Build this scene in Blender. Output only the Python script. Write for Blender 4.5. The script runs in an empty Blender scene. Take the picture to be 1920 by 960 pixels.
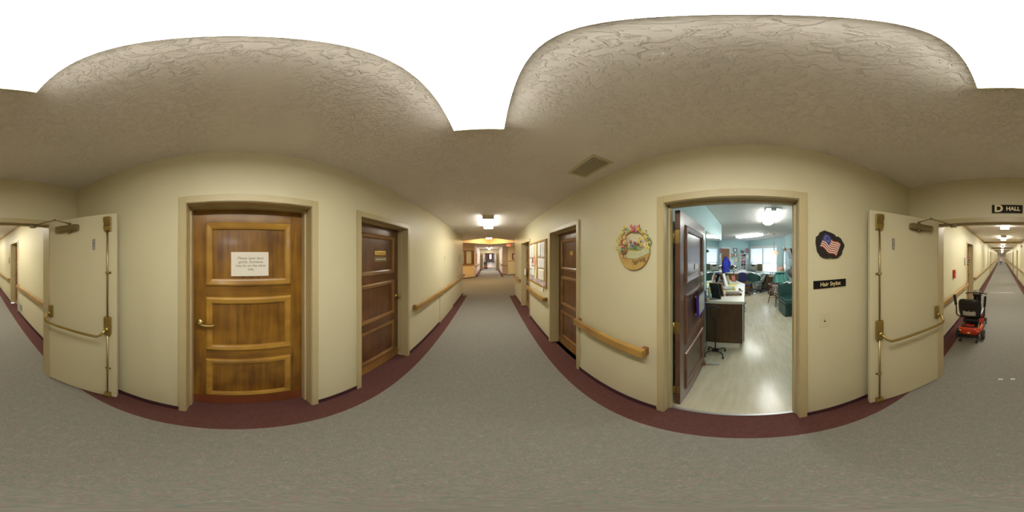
import bpy, bmesh, math, random
from mathutils import Vector, Matrix
random.seed(7)
PI = math.pi
R = math.radians
sc = bpy.context.scene
COL = bpy.data.collections.new('place'); sc.collection.children.link(COL)
H = 1.675            # eye height
CZ = 2.535           # ceiling height
XL, XR = -1.154, 1.05   # corridor walls

# ------------------------------------------------------------ materials
def newmat(name):
    m = bpy.data.materials.new(name); m.use_nodes = True
    nt = m.node_tree
    return m, nt, nt.nodes['Principled BSDF']
def mat(name, col, rough=.5, metal=0, spec=.5, emit=None, es=1, alpha=None, trans=0, coat=0, noise=0, nscale=8, bump=0, bscale=60, sub=None):
    m, nt, b = newmat(name)
    b.inputs['Base Color'].default_value = (*col, 1)
    b.inputs['Roughness'].default_value = rough
    b.inputs['Metallic'].default_value = metal
    b.inputs['Specular IOR Level'].default_value = spec
    b.inputs['Coat Weight'].default_value = coat
    b.inputs['Coat Roughness'].default_value = .15
    if trans: b.inputs['Transmission Weight'].default_value = trans
    if emit:
        b.inputs['Emission Color'].default_value = (*emit, 1); b.inputs['Emission Strength'].default_value = es
    tc = nt.nodes.new('ShaderNodeTexCoord')
    n = nt.nodes.new('ShaderNodeTexNoise'); n.inputs['Scale'].default_value = nscale; n.inputs['Detail'].default_value = 4
    nt.links.new(tc.outputs['Object'], n.inputs['Vector'])
    mx = nt.nodes.new('ShaderNodeMix'); mx.data_type = 'RGBA'
    k = noise if noise else .04
    mx.inputs['A'].default_value = (*[c*(1-k) for c in col], 1); mx.inputs['B'].default_value = (*[min(1, c*(1+k)) for c in col], 1)
    nt.links.new(n.outputs['Fac'], mx.inputs['Factor']); nt.links.new(mx.outputs['Result'], b.inputs['Base Color'])
    if bump:
        n2 = nt.nodes.new('ShaderNodeTexNoise'); n2.inputs['Scale'].default_value = bscale; n2.inputs['Detail'].default_value = 3
        nt.links.new(tc.outputs['Object'], n2.inputs['Vector'])
        bp = nt.nodes.new('ShaderNodeBump'); bp.inputs['Strength'].default_value = 1; bp.inputs['Distance'].default_value = bump
        nt.links.new(n2.outputs['Fac'], bp.inputs['Height']); nt.links.new(bp.outputs['Normal'], b.inputs['Normal'])
    return m
def wood(name, c1, c2, grain='Z', rough=.3, scale=5, stretch=14, coat=.3):
    m, nt, b = newmat(name)
    tc = nt.nodes.new('ShaderNodeTexCoord'); mp = nt.nodes.new('ShaderNodeMapping')
    s = [stretch, stretch, stretch]; s['XYZ'.index(grain)] = 1
    mp.inputs['Scale'].default_value = s
    nt.links.new(tc.outputs['Object'], mp.inputs['Vector'])
    n = nt.nodes.new('ShaderNodeTexNoise'); n.inputs['Scale'].default_value = scale*.35; n.inputs['Detail'].default_value = 6; n.inputs['Distortion'].default_value = .6
    nt.links.new(mp.outputs['Vector'], n.inputs['Vector'])
    big = nt.nodes.new('ShaderNodeTexNoise'); big.inputs['Scale'].default_value = 3.5; big.inputs['Detail'].default_value = 2
    nt.links.new(tc.outputs['Object'], big.inputs['Vector'])
    ma = nt.nodes.new('ShaderNodeMix'); ma.data_type = 'FLOAT'; ma.inputs['Factor'].default_value = .52
    nt.links.new(n.outputs['Fac'], ma.inputs['A']); nt.links.new(big.outputs['Fac'], ma.inputs['B'])
    cr = nt.nodes.new('ShaderNodeValToRGB')
    cr.color_ramp.elements[0].position = .36; cr.color_ramp.elements[0].color = (*c2, 1)
    cr.color_ramp.elements[1].position = .62; cr.color_ramp.elements[1].color = (*c1, 1)
    nt.links.new(ma.outputs['Result'], cr.inputs['Fac']); nt.links.new(cr.outputs['Color'], b.inputs['Base Color'])
    b.inputs['Roughness'].default_value = rough; b.inputs['Coat Weight'].default_value = coat; b.inputs['Coat Roughness'].default_value = .12
    bp = nt.nodes.new('ShaderNodeBump'); bp.inputs['Distance'].default_value = .0004; bp.inputs['Strength'].default_value = .6
    nt.links.new(n.outputs['Fac'], bp.inputs['Height']); nt.links.new(bp.outputs['Normal'], b.inputs['Normal'])
    return m
def ceilmat(name, col):
    m, nt, b = newmat(name)
    b.inputs['Base Color'].default_value = (*col, 1); b.inputs['Roughness'].default_value = .8; b.inputs['Specular IOR Level'].default_value = .3
    tc = nt.nodes.new('ShaderNodeTexCoord')
    n = nt.nodes.new('ShaderNodeTexNoise'); n.inputs['Scale'].default_value = 30; n.inputs['Detail'].default_value = 3; n.inputs['Roughness'].default_value = .6; n.inputs['Distortion'].default_value = 1.1
    nt.links.new(tc.outputs['Object'], n.inputs['Vector'])
    cr = nt.nodes.new('ShaderNodeValToRGB'); e = cr.color_ramp.elements
    e[0].position = .48; e[0].color = (0, 0, 0, 1); e[1].position = .62; e[1].color = (1, 1, 1, 1)
    nt.links.new(n.outputs['Fac'], cr.inputs['Fac'])
    big = nt.nodes.new('ShaderNodeTexNoise'); big.inputs['Scale'].default_value = 2.2
    nt.links.new(tc.outputs['Object'], big.inputs['Vector'])
    c2 = nt.nodes.new('ShaderNodeValToRGB'); c2.color_ramp.elements[0].position = .33; c2.color_ramp.elements[1].position = .5
    nt.links.new(big.outputs['Fac'], c2.inputs['Fac'])
    mu = nt.nodes.new('ShaderNodeMath'); mu.operation = 'MULTIPLY'
    nt.links.new(cr.outputs['Color'], mu.inputs[0]); nt.links.new(c2.outputs['Color'], mu.inputs[1])
    bp = nt.nodes.new('ShaderNodeBump'); bp.inputs['Strength'].default_value = 1; bp.inputs['Distance'].default_value = .004
    nt.links.new(mu.outputs['Value'], bp.inputs['Height']); nt.links.new(bp.outputs['Normal'], b.inputs['Normal'])
    return m
def carpetmat(name, cols, scale=170, rough=.95, bump=.002):
    m, nt, b = newmat(name)
    tc = nt.nodes.new('ShaderNodeTexCoord')
    v = nt.nodes.new('ShaderNodeTexVoronoi'); v.inputs['Scale'].default_value = scale
    nt.links.new(tc.outputs['Object'], v.inputs['Vector'])
    sep = nt.nodes.new('ShaderNodeSeparateColor'); nt.links.new(v.outputs['Color'], sep.inputs['Color'])
    n = nt.nodes.new('ShaderNodeTexNoise'); n.inputs['Scale'].default_value = 22; n.inputs['Detail'].default_value = 5
    nt.links.new(tc.outputs['Object'], n.inputs['Vector'])
    mx = nt.nodes.new('ShaderNodeMix'); mx.data_type = 'FLOAT'; mx.inputs['Factor'].default_value = .45
    nt.links.new(sep.outputs['Red'], mx.inputs['A']); nt.links.new(n.outputs['Fac'], mx.inputs['B'])
    cr = nt.nodes.new('ShaderNodeValToRGB'); el = cr.color_ramp.elements
    k = len(cols)
    el[0].position = .15; el[0].color = (*cols[0], 1); el[1].position = .85; el[1].color = (*cols[-1], 1)
    for i in range(1, k-1):
        q = el.new(.15+.7*i/(k-1)); q.color = (*cols[i], 1)
    nt.links.new(mx.outputs['Result'], cr.inputs['Fac']); nt.links.new(cr.outputs['Color'], b.inputs['Base Color'])
    b.inputs['Roughness'].default_value = rough; b.inputs['Specular IOR Level'].default_value = .15
    bp = nt.nodes.new('ShaderNodeBump'); bp.inputs['Strength'].default_value = .5; bp.inputs['Distance'].default_value = bump
    nt.links.new(sep.outputs['Green'], bp.inputs['Height']); nt.links.new(bp.outputs['Normal'], b.inputs['Normal'])
    return m
def vinylmat():
    m, nt, b = newmat('vinyl_tile')
    tc = nt.nodes.new('ShaderNodeTexCoord')
    mp = nt.nodes.new('ShaderNodeMapping'); mp.inputs['Scale'].default_value = (2, 9, 2)
    nt.links.new(tc.outputs['Object'], mp.inputs['Vector'])
    n = nt.nodes.new('ShaderNodeTexNoise'); n.inputs['Scale'].default_value = 1.5; n.inputs['Detail'].default_value = 4
    nt.links.new(mp.outputs['Vector'], n.inputs['Vector'])
    cr = nt.nodes.new('ShaderNodeValToRGB'); e = cr.color_ramp.elements
    e[0].position = .35; e[0].color = (.53, .475, .345, 1); e[1].position = .65; e[1].color = (.61, .555, .42, 1)
    nt.links.new(n.outputs['Fac'], cr.inputs['Fac'])
    br = nt.nodes.new('ShaderNodeTexBrick'); br.offset = 0; br.inputs['Scale'].default_value = 1
    br.inputs['Brick Width'].default_value = .305; br.inputs['Row Height'].default_value = .305; br.inputs['Mortar Size'].default_value = .0016
    br.inputs['Color1'].default_value = (1, 1, 1, 1); br.inputs['Color2'].default_value = (.97, .97, .96, 1); br.inputs['Mortar'].default_value = (.8, .78, .75, 1)
    nt.links.new(tc.outputs['Object'], br.inputs['Vector'])
    mx = nt.nodes.new('ShaderNodeMix'); mx.data_type = 'RGBA'; mx.blend_type = 'MULTIPLY'; mx.inputs['Factor'].default_value = 1
    nt.links.new(cr.outputs['Color'], mx.inputs['A']); nt.links.new(br.outputs['Color'], mx.inputs['B'])
    nt.links.new(mx.outputs['Result'], b.inputs['Base Color'])
    b.inputs['Roughness'].default_value = .22
    return m
def spotmat(name, c1, c2, scale=14, thr=.5):
    m, nt, b = newmat(name)
    tc = nt.nodes.new('ShaderNodeTexCoord')
    n = nt.nodes.new('ShaderNodeTexNoise'); n.inputs['Scale'].default_value = scale; n.inputs['Detail'].default_value = 1
    nt.links.new(tc.outputs['Object'], n.inputs['Vector'])
    cr = nt.nodes.new('ShaderNodeValToRGB'); e = cr.color_ramp.elements
    e[0].position = thr; e[0].color = (*c1, 1); e[1].position = thr+.04; e[1].color = (*c2, 1)
    nt.links.new(n.outputs['Fac'], cr.inputs['Fac']); nt.links.new(cr.outputs['Color'], b.inputs['Base Color'])
    b.inputs['Roughness'].default_value = .8
    return m
def lampmat(name, col, s):
    m, nt, b = newmat(name)
    b.inputs['Base Color'].default_value = (.8, .8, .8, 1)
    b.inputs['Emission Color'].default_value = (*col, 1); b.inputs['Emission Strength'].default_value = s
    return m

WALLC = (.65, .605, .42)
M = dict(
 wall=mat('cream_wall_paint', WALLC, .45, noise=.015, nscale=2, bump=.0004, bscale=180),
 lobby=mat('lobby_wall_paint', (.64, .54, .38), .5),
 peach=mat('peach_wall_paint', (.72, .55, .33), .5),
 pink=mat('far_wall_paint', (.72, .62, .58), .5),
 teal=mat('teal_wall_paint', (.43, .61, .63), .5, noise=.02),
 ceil=ceilmat('textured_ceiling_paint', (.84, .80, .775)),
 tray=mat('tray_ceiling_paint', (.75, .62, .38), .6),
 frame=mat('tan_frame_paint', (.50, .42, .24), .38),
 doorcream=mat('cream_door_paint', (.62, .57, .39), .4, noise=.02, nscale=3),
 carpet=carpetmat('grey_carpet', [(.155, .218, .195), (.222, .215, .195), (.245, .257, .23), (.265, .205, .196), (.31, .332, .30)]),
 maroon=carpetmat('maroon_carpet', [(.095, .040, .038), (.12, .052, .048), (.14, .062, .056)], bump=.001),
 base=mat('maroon_cove_base', (.055, .018, .028), .6),
 vinyl=vinylmat(),
 hall_vinyl=mat('pale_hall_floor', (.5, .46, .44), .4),
 woodAv=wood('golden_wood_upright', (.31, .148, .016), (.125, .048, .007)),
 woodAh=wood('golden_wood_level', (.30, .145, .016), (.125, .048, .007), 'X'),
 moldA=wood('golden_moulding', (.50, .28, .045), (.28, .13, .018), 'X', stretch=4),
 woodBv=wood('shaded_wood_upright', (.175, .075, .03), (.09, .035, .014)),  # darker copy of the golden wood; weaker light is put into its colour
 woodBh=wood('shaded_wood_level', (.165, .07, .028), (.085, .034, .014), 'X'),
 moldB=wood('shaded_moulding', (.30, .15, .045), (.18, .08, .025), 'X', stretch=4),  # moulding colour darkened along with the wood for weaker light
 woodSv=wood('mahogany_upright', (.16, .075, .045), (.085, .035, .022), rough=.32, coat=.3),
 woodSh=wood('mahogany_level', (.15, .07, .042), (.085, .035, .022), 'X', rough=.32, coat=.3),
 moldS=wood('mahogany_moulding', (.20, .085, .045), (.12, .045, .025), 'X', stretch=4, rough=.3, coat=.3),
 kickred=mat('red_brown_kick', (.19, .055, .022), .35, noise=.15),
 kickamber=wood('amber_kick', (.36, .19, .06), (.22, .10, .03), 'X'),
 oak=wood('oak_rail', (.46, .27, .065), (.30, .155, .032), 'X', stretch=10, rough=.28),
 oakend=mat('oak_end_grain', (.25, .105, .035), .4, noise=.1),
 redwood=wood('reddish_wood', (.20, .055, .022), (.10, .028, .012)),
 walnut=wood('dark_walnut_laminate', (.115, .062, .028), (.06, .03, .014), rough=.4, coat=.1),
 brass=mat('aged_brass', (.42, .31, .11), .34, .9, noise=.08),
 bronze=mat('bronze_paint', (.24, .19, .095), .4, .6),
 goldp=mat('polished_gold_plate', (.80, .58, .16), .25, .9),
 chrome=mat('chrome', (.75, .76, .78), .12, 1),
 silver=mat('grey_metal', (.42, .41, .40), .35, .7),
 black=mat('black_plastic', (.012, .011, .012), .35),
 blackf=mat('black_fabric', (.02, .019, .02), .8),
 rubber=mat('tyre_rubber', (.025, .025, .026), .8),
 red=mat('red_scooter_plastic', (.62, .045, .018), .25, coat=.5),
 alarmred=mat('alarm_red', (.60, .04, .025), .35),
 white=mat('white_paint', (.80, .80, .78), .4),
 offwhite=mat('off_white_laminate', (.72, .69, .60), .35),
 ivory=mat('ivory_plastic', (.62, .58, .40), .35),
 paper=mat('paper', (.80, .76, .68), .8),
 paperw=mat('white_paper', (.80, .79, .80), .8),
 ink=mat('grey_ink', (.20, .18, .15), .8),
 blackink=mat('black_ink', (.02, .02, .02), .8),
 stone=mat('black_slate', (.014, .011, .010), .6, bump=.002, bscale=25),
 flagred=mat('flag_red', (.42, .05, .03), .6),
 flagblue=mat('flag_blue', (.04, .05, .26), .6),
 flagwhite=mat('flag_white', (.72, .68, .60), .6),
 signblack=mat('sign_black', (.008, .006, .009), .55, spec=.2),
 signgold=mat('sign_gold', (.78, .66, .34), .4),
 yellow=mat('yellow', (.78, .66, .18), .5), green=mat('leaf_green', (.13, .27, .10), .6), greenlt=mat('pale_green', (.45, .52, .26), .6),
 ochre=mat('ochre', (.50, .33, .10), .5, noise=.25, nscale=20), moss=mat('pale_moss', (.50, .50, .30), .6, noise=.15, nscale=20), rose=mat('rose', (.60, .16, .14), .5), violet=mat('violet', (.22, .12, .33), .5),
 brown=mat('fur_brown', (.25, .13, .06), .7), tan=mat('tan', (.55, .40, .20), .6), orange=mat('orange', (.80, .22, .09), .5),
 glass=mat('clear_glass', (.95, 1, .98), .02), mirror=mat('mirror_silver', (.86, .92, .90), .02, 1), edge=mat('glass_edge', (.03, .22, .14), .2),
 blue=mat('royal_blue_cloth', (.03, .05, .50), .7, noise=.2), navy=mat('navy_cloth', (.03, .03, .12), .8),
 indigo=mat('indigo_plastic', (.07, .04, .33), .3), board=mat('grey_whiteboard', (.50, .50, .42), .3),
 greenv=mat('dark_green_vinyl', (.035, .085, .075), .3), aqua=mat('aqua_cloth', (.22, .58, .50), .8, noise=.15),
 steelteal=mat('teal_laminate', (.33, .47, .46), .35), grill=mat('warm_grey_plastic', (.42, .41, .36), .5),
 dark=mat('recess_shade', (.02, .018, .014), .8), cork=mat('cork', (.42, .30, .16), .9, noise=.2, nscale=60),  # dark: near-black colour put in for the shade inside openings
 spotted=spotmat('spotted_cloth', (.62, .53, .50), (.05, .03, .035), 26), floral=spotmat('floral_cloth', (.66, .45, .30), (.55, .22, .18), 30),
 floralb=spotmat('floral_paper', (.62, .58, .52), (.25, .13, .36), 40), mat_floor=mat('dark_floor_mat', (.09, .085, .11), .7),
 skin=mat('skin', (.62, .38, .27), .5), hair=mat('grey_hair', (.50, .47, .44), .8), jeans=mat('blue_trousers', (.06, .09, .30), .8), shirt=mat('pale_pink_shirt', (.75, .62, .60), .8),
 lens=lampmat('lit_diffuser', (1, .955, .83), 20), lensside=lampmat('lit_diffuser_side', (1, .955, .80), .9), lensfar=lampmat('lit_hall_diffuser', (1, .95, .82), 27), lensfarside=lampmat('lit_hall_diffuser_side', (1, .95, .82), 12), lensS=lampmat('lit_salon_diffuser', (.97, 1, .95), 18),
 warm=lampmat('warm_lamp_glass', (1, .70, .34), 110), pend=lampmat('lit_amber_glass', (1, .36, .13), .75), exit=lampmat('lit_exit_face', (1, .20, .08), .5), lenslobby=lampmat('added_lobby_diffuser', (1, .77, .47), 26), lenslobbyside=lampmat('added_lobby_diffuser_side', (1, .77, .47), 10),  # lobby diffusers serve only the two added, unseen lobby lights
 slat=mat('white_blind_slat', (.86, .87, .90), .6), darkgrey=mat('dark_grey_plastic', (.10, .10, .095), .35), domemetal=mat('smoked_metal', (.28, .26, .23), .2, 1), bannery=mat('pale_yellow_paper', (.72, .66, .33), .8), coral=mat('coral_paper', (.75, .26, .16), .8), palelines=mat('faint_print', (.50, .48, .46), .8), lawn=mat('outdoor_concrete', (.5, .5, .48), .9),
)
M['exit'].node_tree.nodes['Principled BSDF'].inputs['Base Color'].default_value = (.75, .13, .05, 1)
# thin clear glass: mostly see-through with a faint reflection
_nt = M['glass'].node_tree; _g = _nt.nodes.new('ShaderNodeBsdfGlossy'); _g.inputs['Roughness'].default_value = .02
_t = _nt.nodes.new('ShaderNodeBsdfTransparent'); _t.inputs['Color'].default_value = (.95, .98, .97, 1)
_lw = _nt.nodes.new('ShaderNodeLayerWeight'); _f = _nt.nodes.new('ShaderNodeMapRange'); _f.inputs['From Min'].default_value = .4; _f.inputs['To Min'].default_value = .04; _f.inputs['To Max'].default_value = .6; _nt.links.new(_lw.outputs['Facing'], _f.inputs['Value']); _m = _nt.nodes.new('ShaderNodeMixShader')
_nt.links.new(_f.outputs[0], _m.inputs['Fac']); _nt.links.new(_t.outputs[0], _m.inputs[1]); _nt.links.new(_g.outputs[0], _m.inputs[2]); _nt.links.new(_m.outputs[0], _nt.nodes['Material Output'].inputs['Surface'])
# blind slats let some daylight through
_b = M['slat'].node_tree.nodes['Principled BSDF']; _b.inputs['Subsurface Weight'].default_value = 0
_nt = M['slat'].node_tree; _tr = _nt.nodes.new('ShaderNodeBsdfTranslucent'); _tr.inputs['Color'].default_value = (.8, .85, .95, 1)
_ms = _nt.nodes.new('ShaderNodeMixShader'); _ms.inputs['Fac'].default_value = .5
_nt.links.new(_b.outputs[0], _ms.inputs[1]); _nt.links.new(_tr.outputs[0], _ms.inputs[2]); _nt.links.new(_ms.outputs[0], _nt.nodes['Material Output'].inputs['Surface'])

# ------------------------------------------------------------ mesh helpers
class MB:
    def __init__(s): s.bm = bmesh.new(); s.mats = []; s.X = Matrix.Identity(4)
    def mi(s, m):
        m = M[m] if isinstance(m, str) else m
        if m not in s.mats: s.mats.append(m)
        return s.mats.index(m)
    def _fin(s, vs, m, smooth=False):
        i = s.mi(m); fs = set()
        for v in vs:
            v.co = s.X @ v.co
            for f in v.link_faces: fs.add(f)
        for f in fs: f.material_index = i; f.smooth = smooth
        return s
    def box(s, x0, x1, y0, y1, z0, z1, m='white', bev=0, T=None):
        r = bmesh.ops.create_cube(s.bm, size=1); vs = r['verts']
        c = Vector(((x0+x1)/2, (y0+y1)/2, (z0+z1)/2)); d = (abs(x1-x0), abs(y1-y0), abs(z1-z0))
        for v in vs: v.co = Vector((v.co.x*d[0], v.co.y*d[1], v.co.z*d[2])) + c
        if bev:
            bev = min(bev, min(d)*.45)
            es = list({e for v in vs for e in v.link_edges})
            r = bmesh.ops.bevel(s.bm, geom=es, offset=bev, segments=2, profile=.6, affect='EDGES')
            vs = list({v for f in r['faces'] for v in f.verts} | {v for v in vs if v.is_valid})
        if T:
            for v in vs: v.co = T @ v.co
        return s._fin(vs, m, False)
    def cyl(s, p0, p1, r, m='white', r2=None, seg=16, smooth=True):
        p0, p1 = Vector(p0), Vector(p1); d = p1-p0
        q = bmesh.ops.create_cone(s.bm, cap_ends=True, segments=seg, radius1=r, radius2=r if r2 is None else r2, depth=d.length)
        Q = Matrix.Translation((p0+p1)/2) @ d.to_track_quat('Z', 'Y').to_matrix().to_4x4()
        for v in q['verts']: v.co = Q @ v.co
        return s._fin(q['verts'], m, smooth)
    def sph(s, c, r, m='white', sc_=(1, 1, 1), seg=14, T=None):
        q = bmesh.ops.create_uvsphere(s.bm, u_segments=seg, v_segments=max(6, seg*2//3), radius=r)
        for v in q['verts']:
            p = Vector((v.co.x*sc_[0], v.co.y*sc_[1], v.co.z*sc_[2]))
            v.co = (T @ p if T else p) + Vector(c)
        return s._fin(q['verts'], m, True)
    def tube(s, pts, r, m='white', seg=10, closed=False, rs=None):
        pts = [Vector(p) for p in pts]; n = len(pts); rings = []; vs = []
        up = None
        for i, p in enumerate(pts):
            if closed: t = (pts[(i+1) % n]-pts[i-1]).normalized()
            else: t = (pts[min(i+1, n-1)]-pts[max(i-1, 0)]).normalized()
            if up is None:
                up = t.orthogonal().normalized()
            up = (up - t*up.dot(t)).normalized(); w = t.cross(up)
            rr = rs[i] if rs else r
            ring = [s.bm.verts.new(p + (up*math.cos(2*PI*k/seg)+w*math.sin(2*PI*k/seg))*rr) for k in range(seg)]
            rings.append(ring); vs += ring
        m_ = n if closed else n-1
        for i in range(m_):
            a, b = rings[i], rings[(i+1) % n]
            for k in range(seg): s.bm.faces.new((a[k], a[(k+1) % seg], b[(k+1) % seg], b[k]))
        if not closed:
            s.bm.faces.new(list(reversed(rings[0]))); s.bm.faces.new(rings[-1])
        return s._fin(vs, m, True)
    def lathe(s, prof, c=(0, 0, 0), m='white', seg=24, T=None, smooth=True):
        vs = []; rings = []
        for (r, z) in prof:
            if r < 1e-5: ring = [s.bm.verts.new((0, 0, z))]
            else: ring = [s.bm.verts.new((r*math.cos(2*PI*k/seg), r*math.sin(2*PI*k/seg), z)) for k in range(seg)]
            rings.append(ring); vs += ring
        for a, b in zip(rings, rings[1:]):
            for k in range(seg):
                k2 = (k+1) % seg
                if len(a) == 1 and len(b) == 1: continue
                if len(a) == 1: s.bm.faces.new((a[0], b[k2], b[k]))
                elif len(b) == 1: s.bm.faces.new((a[k], a[k2], b[0]))
                else: s.bm.faces.new((a[k], a[k2], b[k2], b[k]))
        for v in vs:
            v.co = (T @ v.co if T else v.co) + Vector(c)
        return s._fin(vs, m, smooth)
    def prism(s, pts, y0, y1, m='white', axis='Y', bev=0):
        # pts are (x,z) for axis Y, (x,y) for axis Z, (y,z) for axis X
        def P(a, b, t): return (a, t, b) if axis == 'Y' else ((a, b, t) if axis == 'Z' else (t, a, b))
        A = [s.bm.verts.new(P(a, b, y0)) for a, b in pts]; B = [s.bm.verts.new(P(a, b, y1)) for a, b in pts]
        n = len(pts)
        f1 = s.bm.faces.new(A); f2 = s.bm.faces.new(list(reversed(B)))
        for i in range(n): s.bm.faces.new((A[i], B[i], B[(i+1) % n], A[(i+1) % n]))
        vs = A+B
        return s._fin(vs, m)
    def quad(s, ps, m='white'):
        vs = [s.bm.verts.new(p) for p in ps]; s.bm.faces.new(vs)
        return s._fin(vs, m)
    def grid(s, fn, nu, nv, m='white', thick=0, smooth=True):
        g = [[s.bm.verts.new(fn(i/nu, j/nv)) for j in range(nv+1)] for i in range(nu+1)]
        for i in range(nu):
            for j in range(nv): s.bm.faces.new((g[i][j], g[i+1][j], g[i+1][j+1], g[i][j+1]))
        vs = [v for r in g for v in r]
        return s._fin(vs, m, smooth)
    def build(s, name, parent=None, loc=None, rz=0, mod=None):
        bmesh.ops.recalc_face_normals(s.bm, faces=s.bm.faces[:])
        me = bpy.data.meshes.new(name); s.bm.to_mesh(me); s.bm.free()
        for m in s.mats: me.materials.append(m)
        o = bpy.data.objects.new(name, me); COL.objects.link(o)
        if parent: o.parent = parent
        if loc is not None: o.location = loc
        if rz: o.rotation_euler.z = rz
        if mod: 
            md = o.modifiers.new('solid', 'SOLIDIFY'); md.thickness = mod; md.offset = 0
        return o
def tag(o, label, cat, group=None, kind=None):
    o['label'] = label; o['category'] = cat
    if group: o['group'] = group
    if kind: o['kind'] = kind
    return o
def struct(o, label, cat): return tag(o, label, cat, None, 'structure')
def thing(name, label, cat, loc=(0, 0, 0), rz=0, group=None, kind=None):
    o = bpy.data.objects.new(name, None); o.empty_display_size = .1; COL.objects.link(o)
    o.location = loc; o.rotation_euler.z = rz
    return tag(o, label, cat, group, kind)
def dup(root, loc, rz, label, group=None):
    def cp(o, par):
        c = o.copy(); COL.objects.link(c)
        if par: c.parent = par
        for ch in [k for k in COL.objects if k.parent == o]: cp(ch, c)
        return c
    kids = [k for k in COL.objects if k.parent == root]
    r = root.copy(); COL.objects.link(r); r.location = loc; r.rotation_euler.z = rz; r['label'] = label
    if group: r['group'] = group
    for k in kids: cp(k, r)
    return r
def text(s, size, m, parent, loc, rot=(PI/2, 0, 0), name='lettering', extrude=.0006, bold=0, align='CENTER', sx=1, wspace=1, shear=0):
    c = bpy.data.curves.new(name, 'FONT'); c.body = s; c.size = size; c.extrude = extrude; c.offset = bold; c.align_x = align; c.align_y = 'CENTER'; c.space_line = 1.0*wspace; c.shear = shear
    t = bpy.data.objects.new(name, c); COL.objects.link(t)
    dg = bpy.context.evaluated_depsgraph_get(); me = bpy.data.meshes.new_from_object(t.evaluated_get(dg))
    bpy.data.objects.remove(t); bpy.data.curves.remove(c)
    o = bpy.data.objects.new(name, me); COL.objects.link(o); me.materials.clear(); me.materials.append(M[m])
    o.parent = parent; o.location = loc; o.rotation_euler = rot; o.scale = (sx, 1, 1)
    return o
def ray(px):
    a = R((px-918)*.1875); return math.sin(a), math.cos(a)
def on_line(px, P, Q):          # where the sight line at this bearing meets the wall P-Q
    dx, dy = ray(px); ex, ey = Q[0]-P[0], Q[1]-P[1]
    det = dx*(-ey)+dy*ex
    t = (P[0]*(-ey)+P[1]*ex)/det
    return Vector((dx*t, dy*t, 0)), t
def zat(py, d): return H + d*math.tan(R((480-py)*.1875))
def gnd(px, py, z=0):           # a point on the level plane z
    d = (z-H)/math.tan(R((480-py)*.1875)); dx, dy = ray(px); return Vector((dx*d, dy*d, z))
LEFT, RIGHT, BACK, FRONT = PI/2, -PI/2, PI, 0   # local frame of wall things: x to the right, y into the wall

# ------------------------------------------------------------ floor
def rects(mb, lst, z=0):
    for (x0, x1, y0, y1, m) in lst: mb.quad([(x0, y0, z), (x1, y0, z), (x1, y1, z), (x0, y1, z)], m)
f = MB()
rects(f, [(-.931, .813, -42, 6.7, 'carpet'), (XL, -.931, -42, 6.7, 'maroon'), (.813, XR, -42, 6.7, 'maroon'),
          (-4.3, 4.3, 6.7, 12.9, 'carpet'), (-.94, .94, 12.9, 24, 'carpet'), (-1.16, -.94, 12.9, 24, 'maroon'), (.94, 1.16, 12.9, 24, 'maroon'),
          (1.16, 4.3, 12.9, 16.2, 'carpet'), (-4.3, -1.16, 12.9, 13.2, 'carpet'),
          (-1.4, XL, -.345, .597, 'maroon'), (-1.4, XL, 1.138, 2.08, 'maroon'),
          (XR, 1.36, 1.76, 2.67, 'maroon'), (XR, 1.36, 4.18, 5.24, 'maroon'),
          (XR, 1.135, -.36, .575, 'maroon'), (XR, 1.36, -5.85, -4.8, 'maroon'), (-1.4, XL, -5.5, -4.58, 'maroon')])
for y in (-15.2, -19.5, -24, -28.5, -33): rects(f, [(XR, 1.36, y-.5, y+.5, 'maroon')])
for y in (-11.9, -16.4, -20.5, -25, -29.5, -34): rects(f, [(-1.4, XL, y-.5, y+.5, 'maroon')])
struct(f.build('floor'), 'grey speckled corridor carpet with a maroon border along both walls', 'carpet')
f = MB(); rects(f, [(1.135, 9.6, -1.9, 3.4, 'vinyl')]); struct(f.build('floor'), 'cream vinyl tile floor inside the hair salon', 'floor')
f = MB(); rects(f, [(-1.16, 1.16, 24, 46, 'hall_vinyl')]); struct(f.build('floor'), 'pale shiny floor far beyond the open doors past the lobby', 'floor')
f = MB(); f.box(1.12, 1.15, -.345, .56, 0, .006, 'silver', .002); struct(f.build('trim_1'), 'thin metal threshold strip in the salon doorway', 'threshold')
# ------------------------------------------------------------ ceiling
f = MB()
rects(f, [(-1.5, 1.5, -42, 6.8, 'ceil'), (-1.5, 1.5, 16.2, 46, 'ceil')], CZ)
c = [(-4.5, 6.8), (4.5, 6.8), (4.5, 16.2), (-4.5, 16.2)]; d = [(0, 7.6), (2.15, 9.75), (0, 11.9), (-2.15, 9.75)]
def tri(a, b, c_, z, m): f.quad([(*a, z), (*b, z), (*c_, z)], m)
tri(c[0], c[1], d[0], CZ, 'ceil'); tri(c[1], d[1], d[0], CZ, 'ceil'); tri(c[1], c[2], d[1], CZ, 'ceil'); tri(c[2], d[2], d[1], CZ, 'ceil')
tri(c[2], c[3], d[2], CZ, 'ceil'); tri(c[3], d[3], d[2], CZ, 'ceil'); tri(c[3], c[0], d[3], CZ, 'ceil'); tri(c[0], d[0], d[3], CZ, 'ceil')
struct(f.build('ceiling'), 'textured beige corridor ceiling', 'ceiling')
f = MB()
for i in range(4):
    a, b = d[i], d[(i+1) % 4]
    f.quad([(*a, CZ), (*b, CZ), (*b, CZ+.38), (*a, CZ+.38)], 'tray')
f.quad([(*p, CZ+.38) for p in d], 'tray')
struct(f.build('ceiling'), 'raised diamond shaped tray ceiling glowing warm over the lobby', 'ceiling')
f = MB(); rects(f, [(1.5, 9.8, -1.9, 3.5, 'ceil'), (1.17, 1.5, -1.9, 1.0, 'ceil')], CZ-.002); struct(f.build('ceiling'), 'white ceiling of the hair salon seen through the doorway', 'ceiling')

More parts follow.
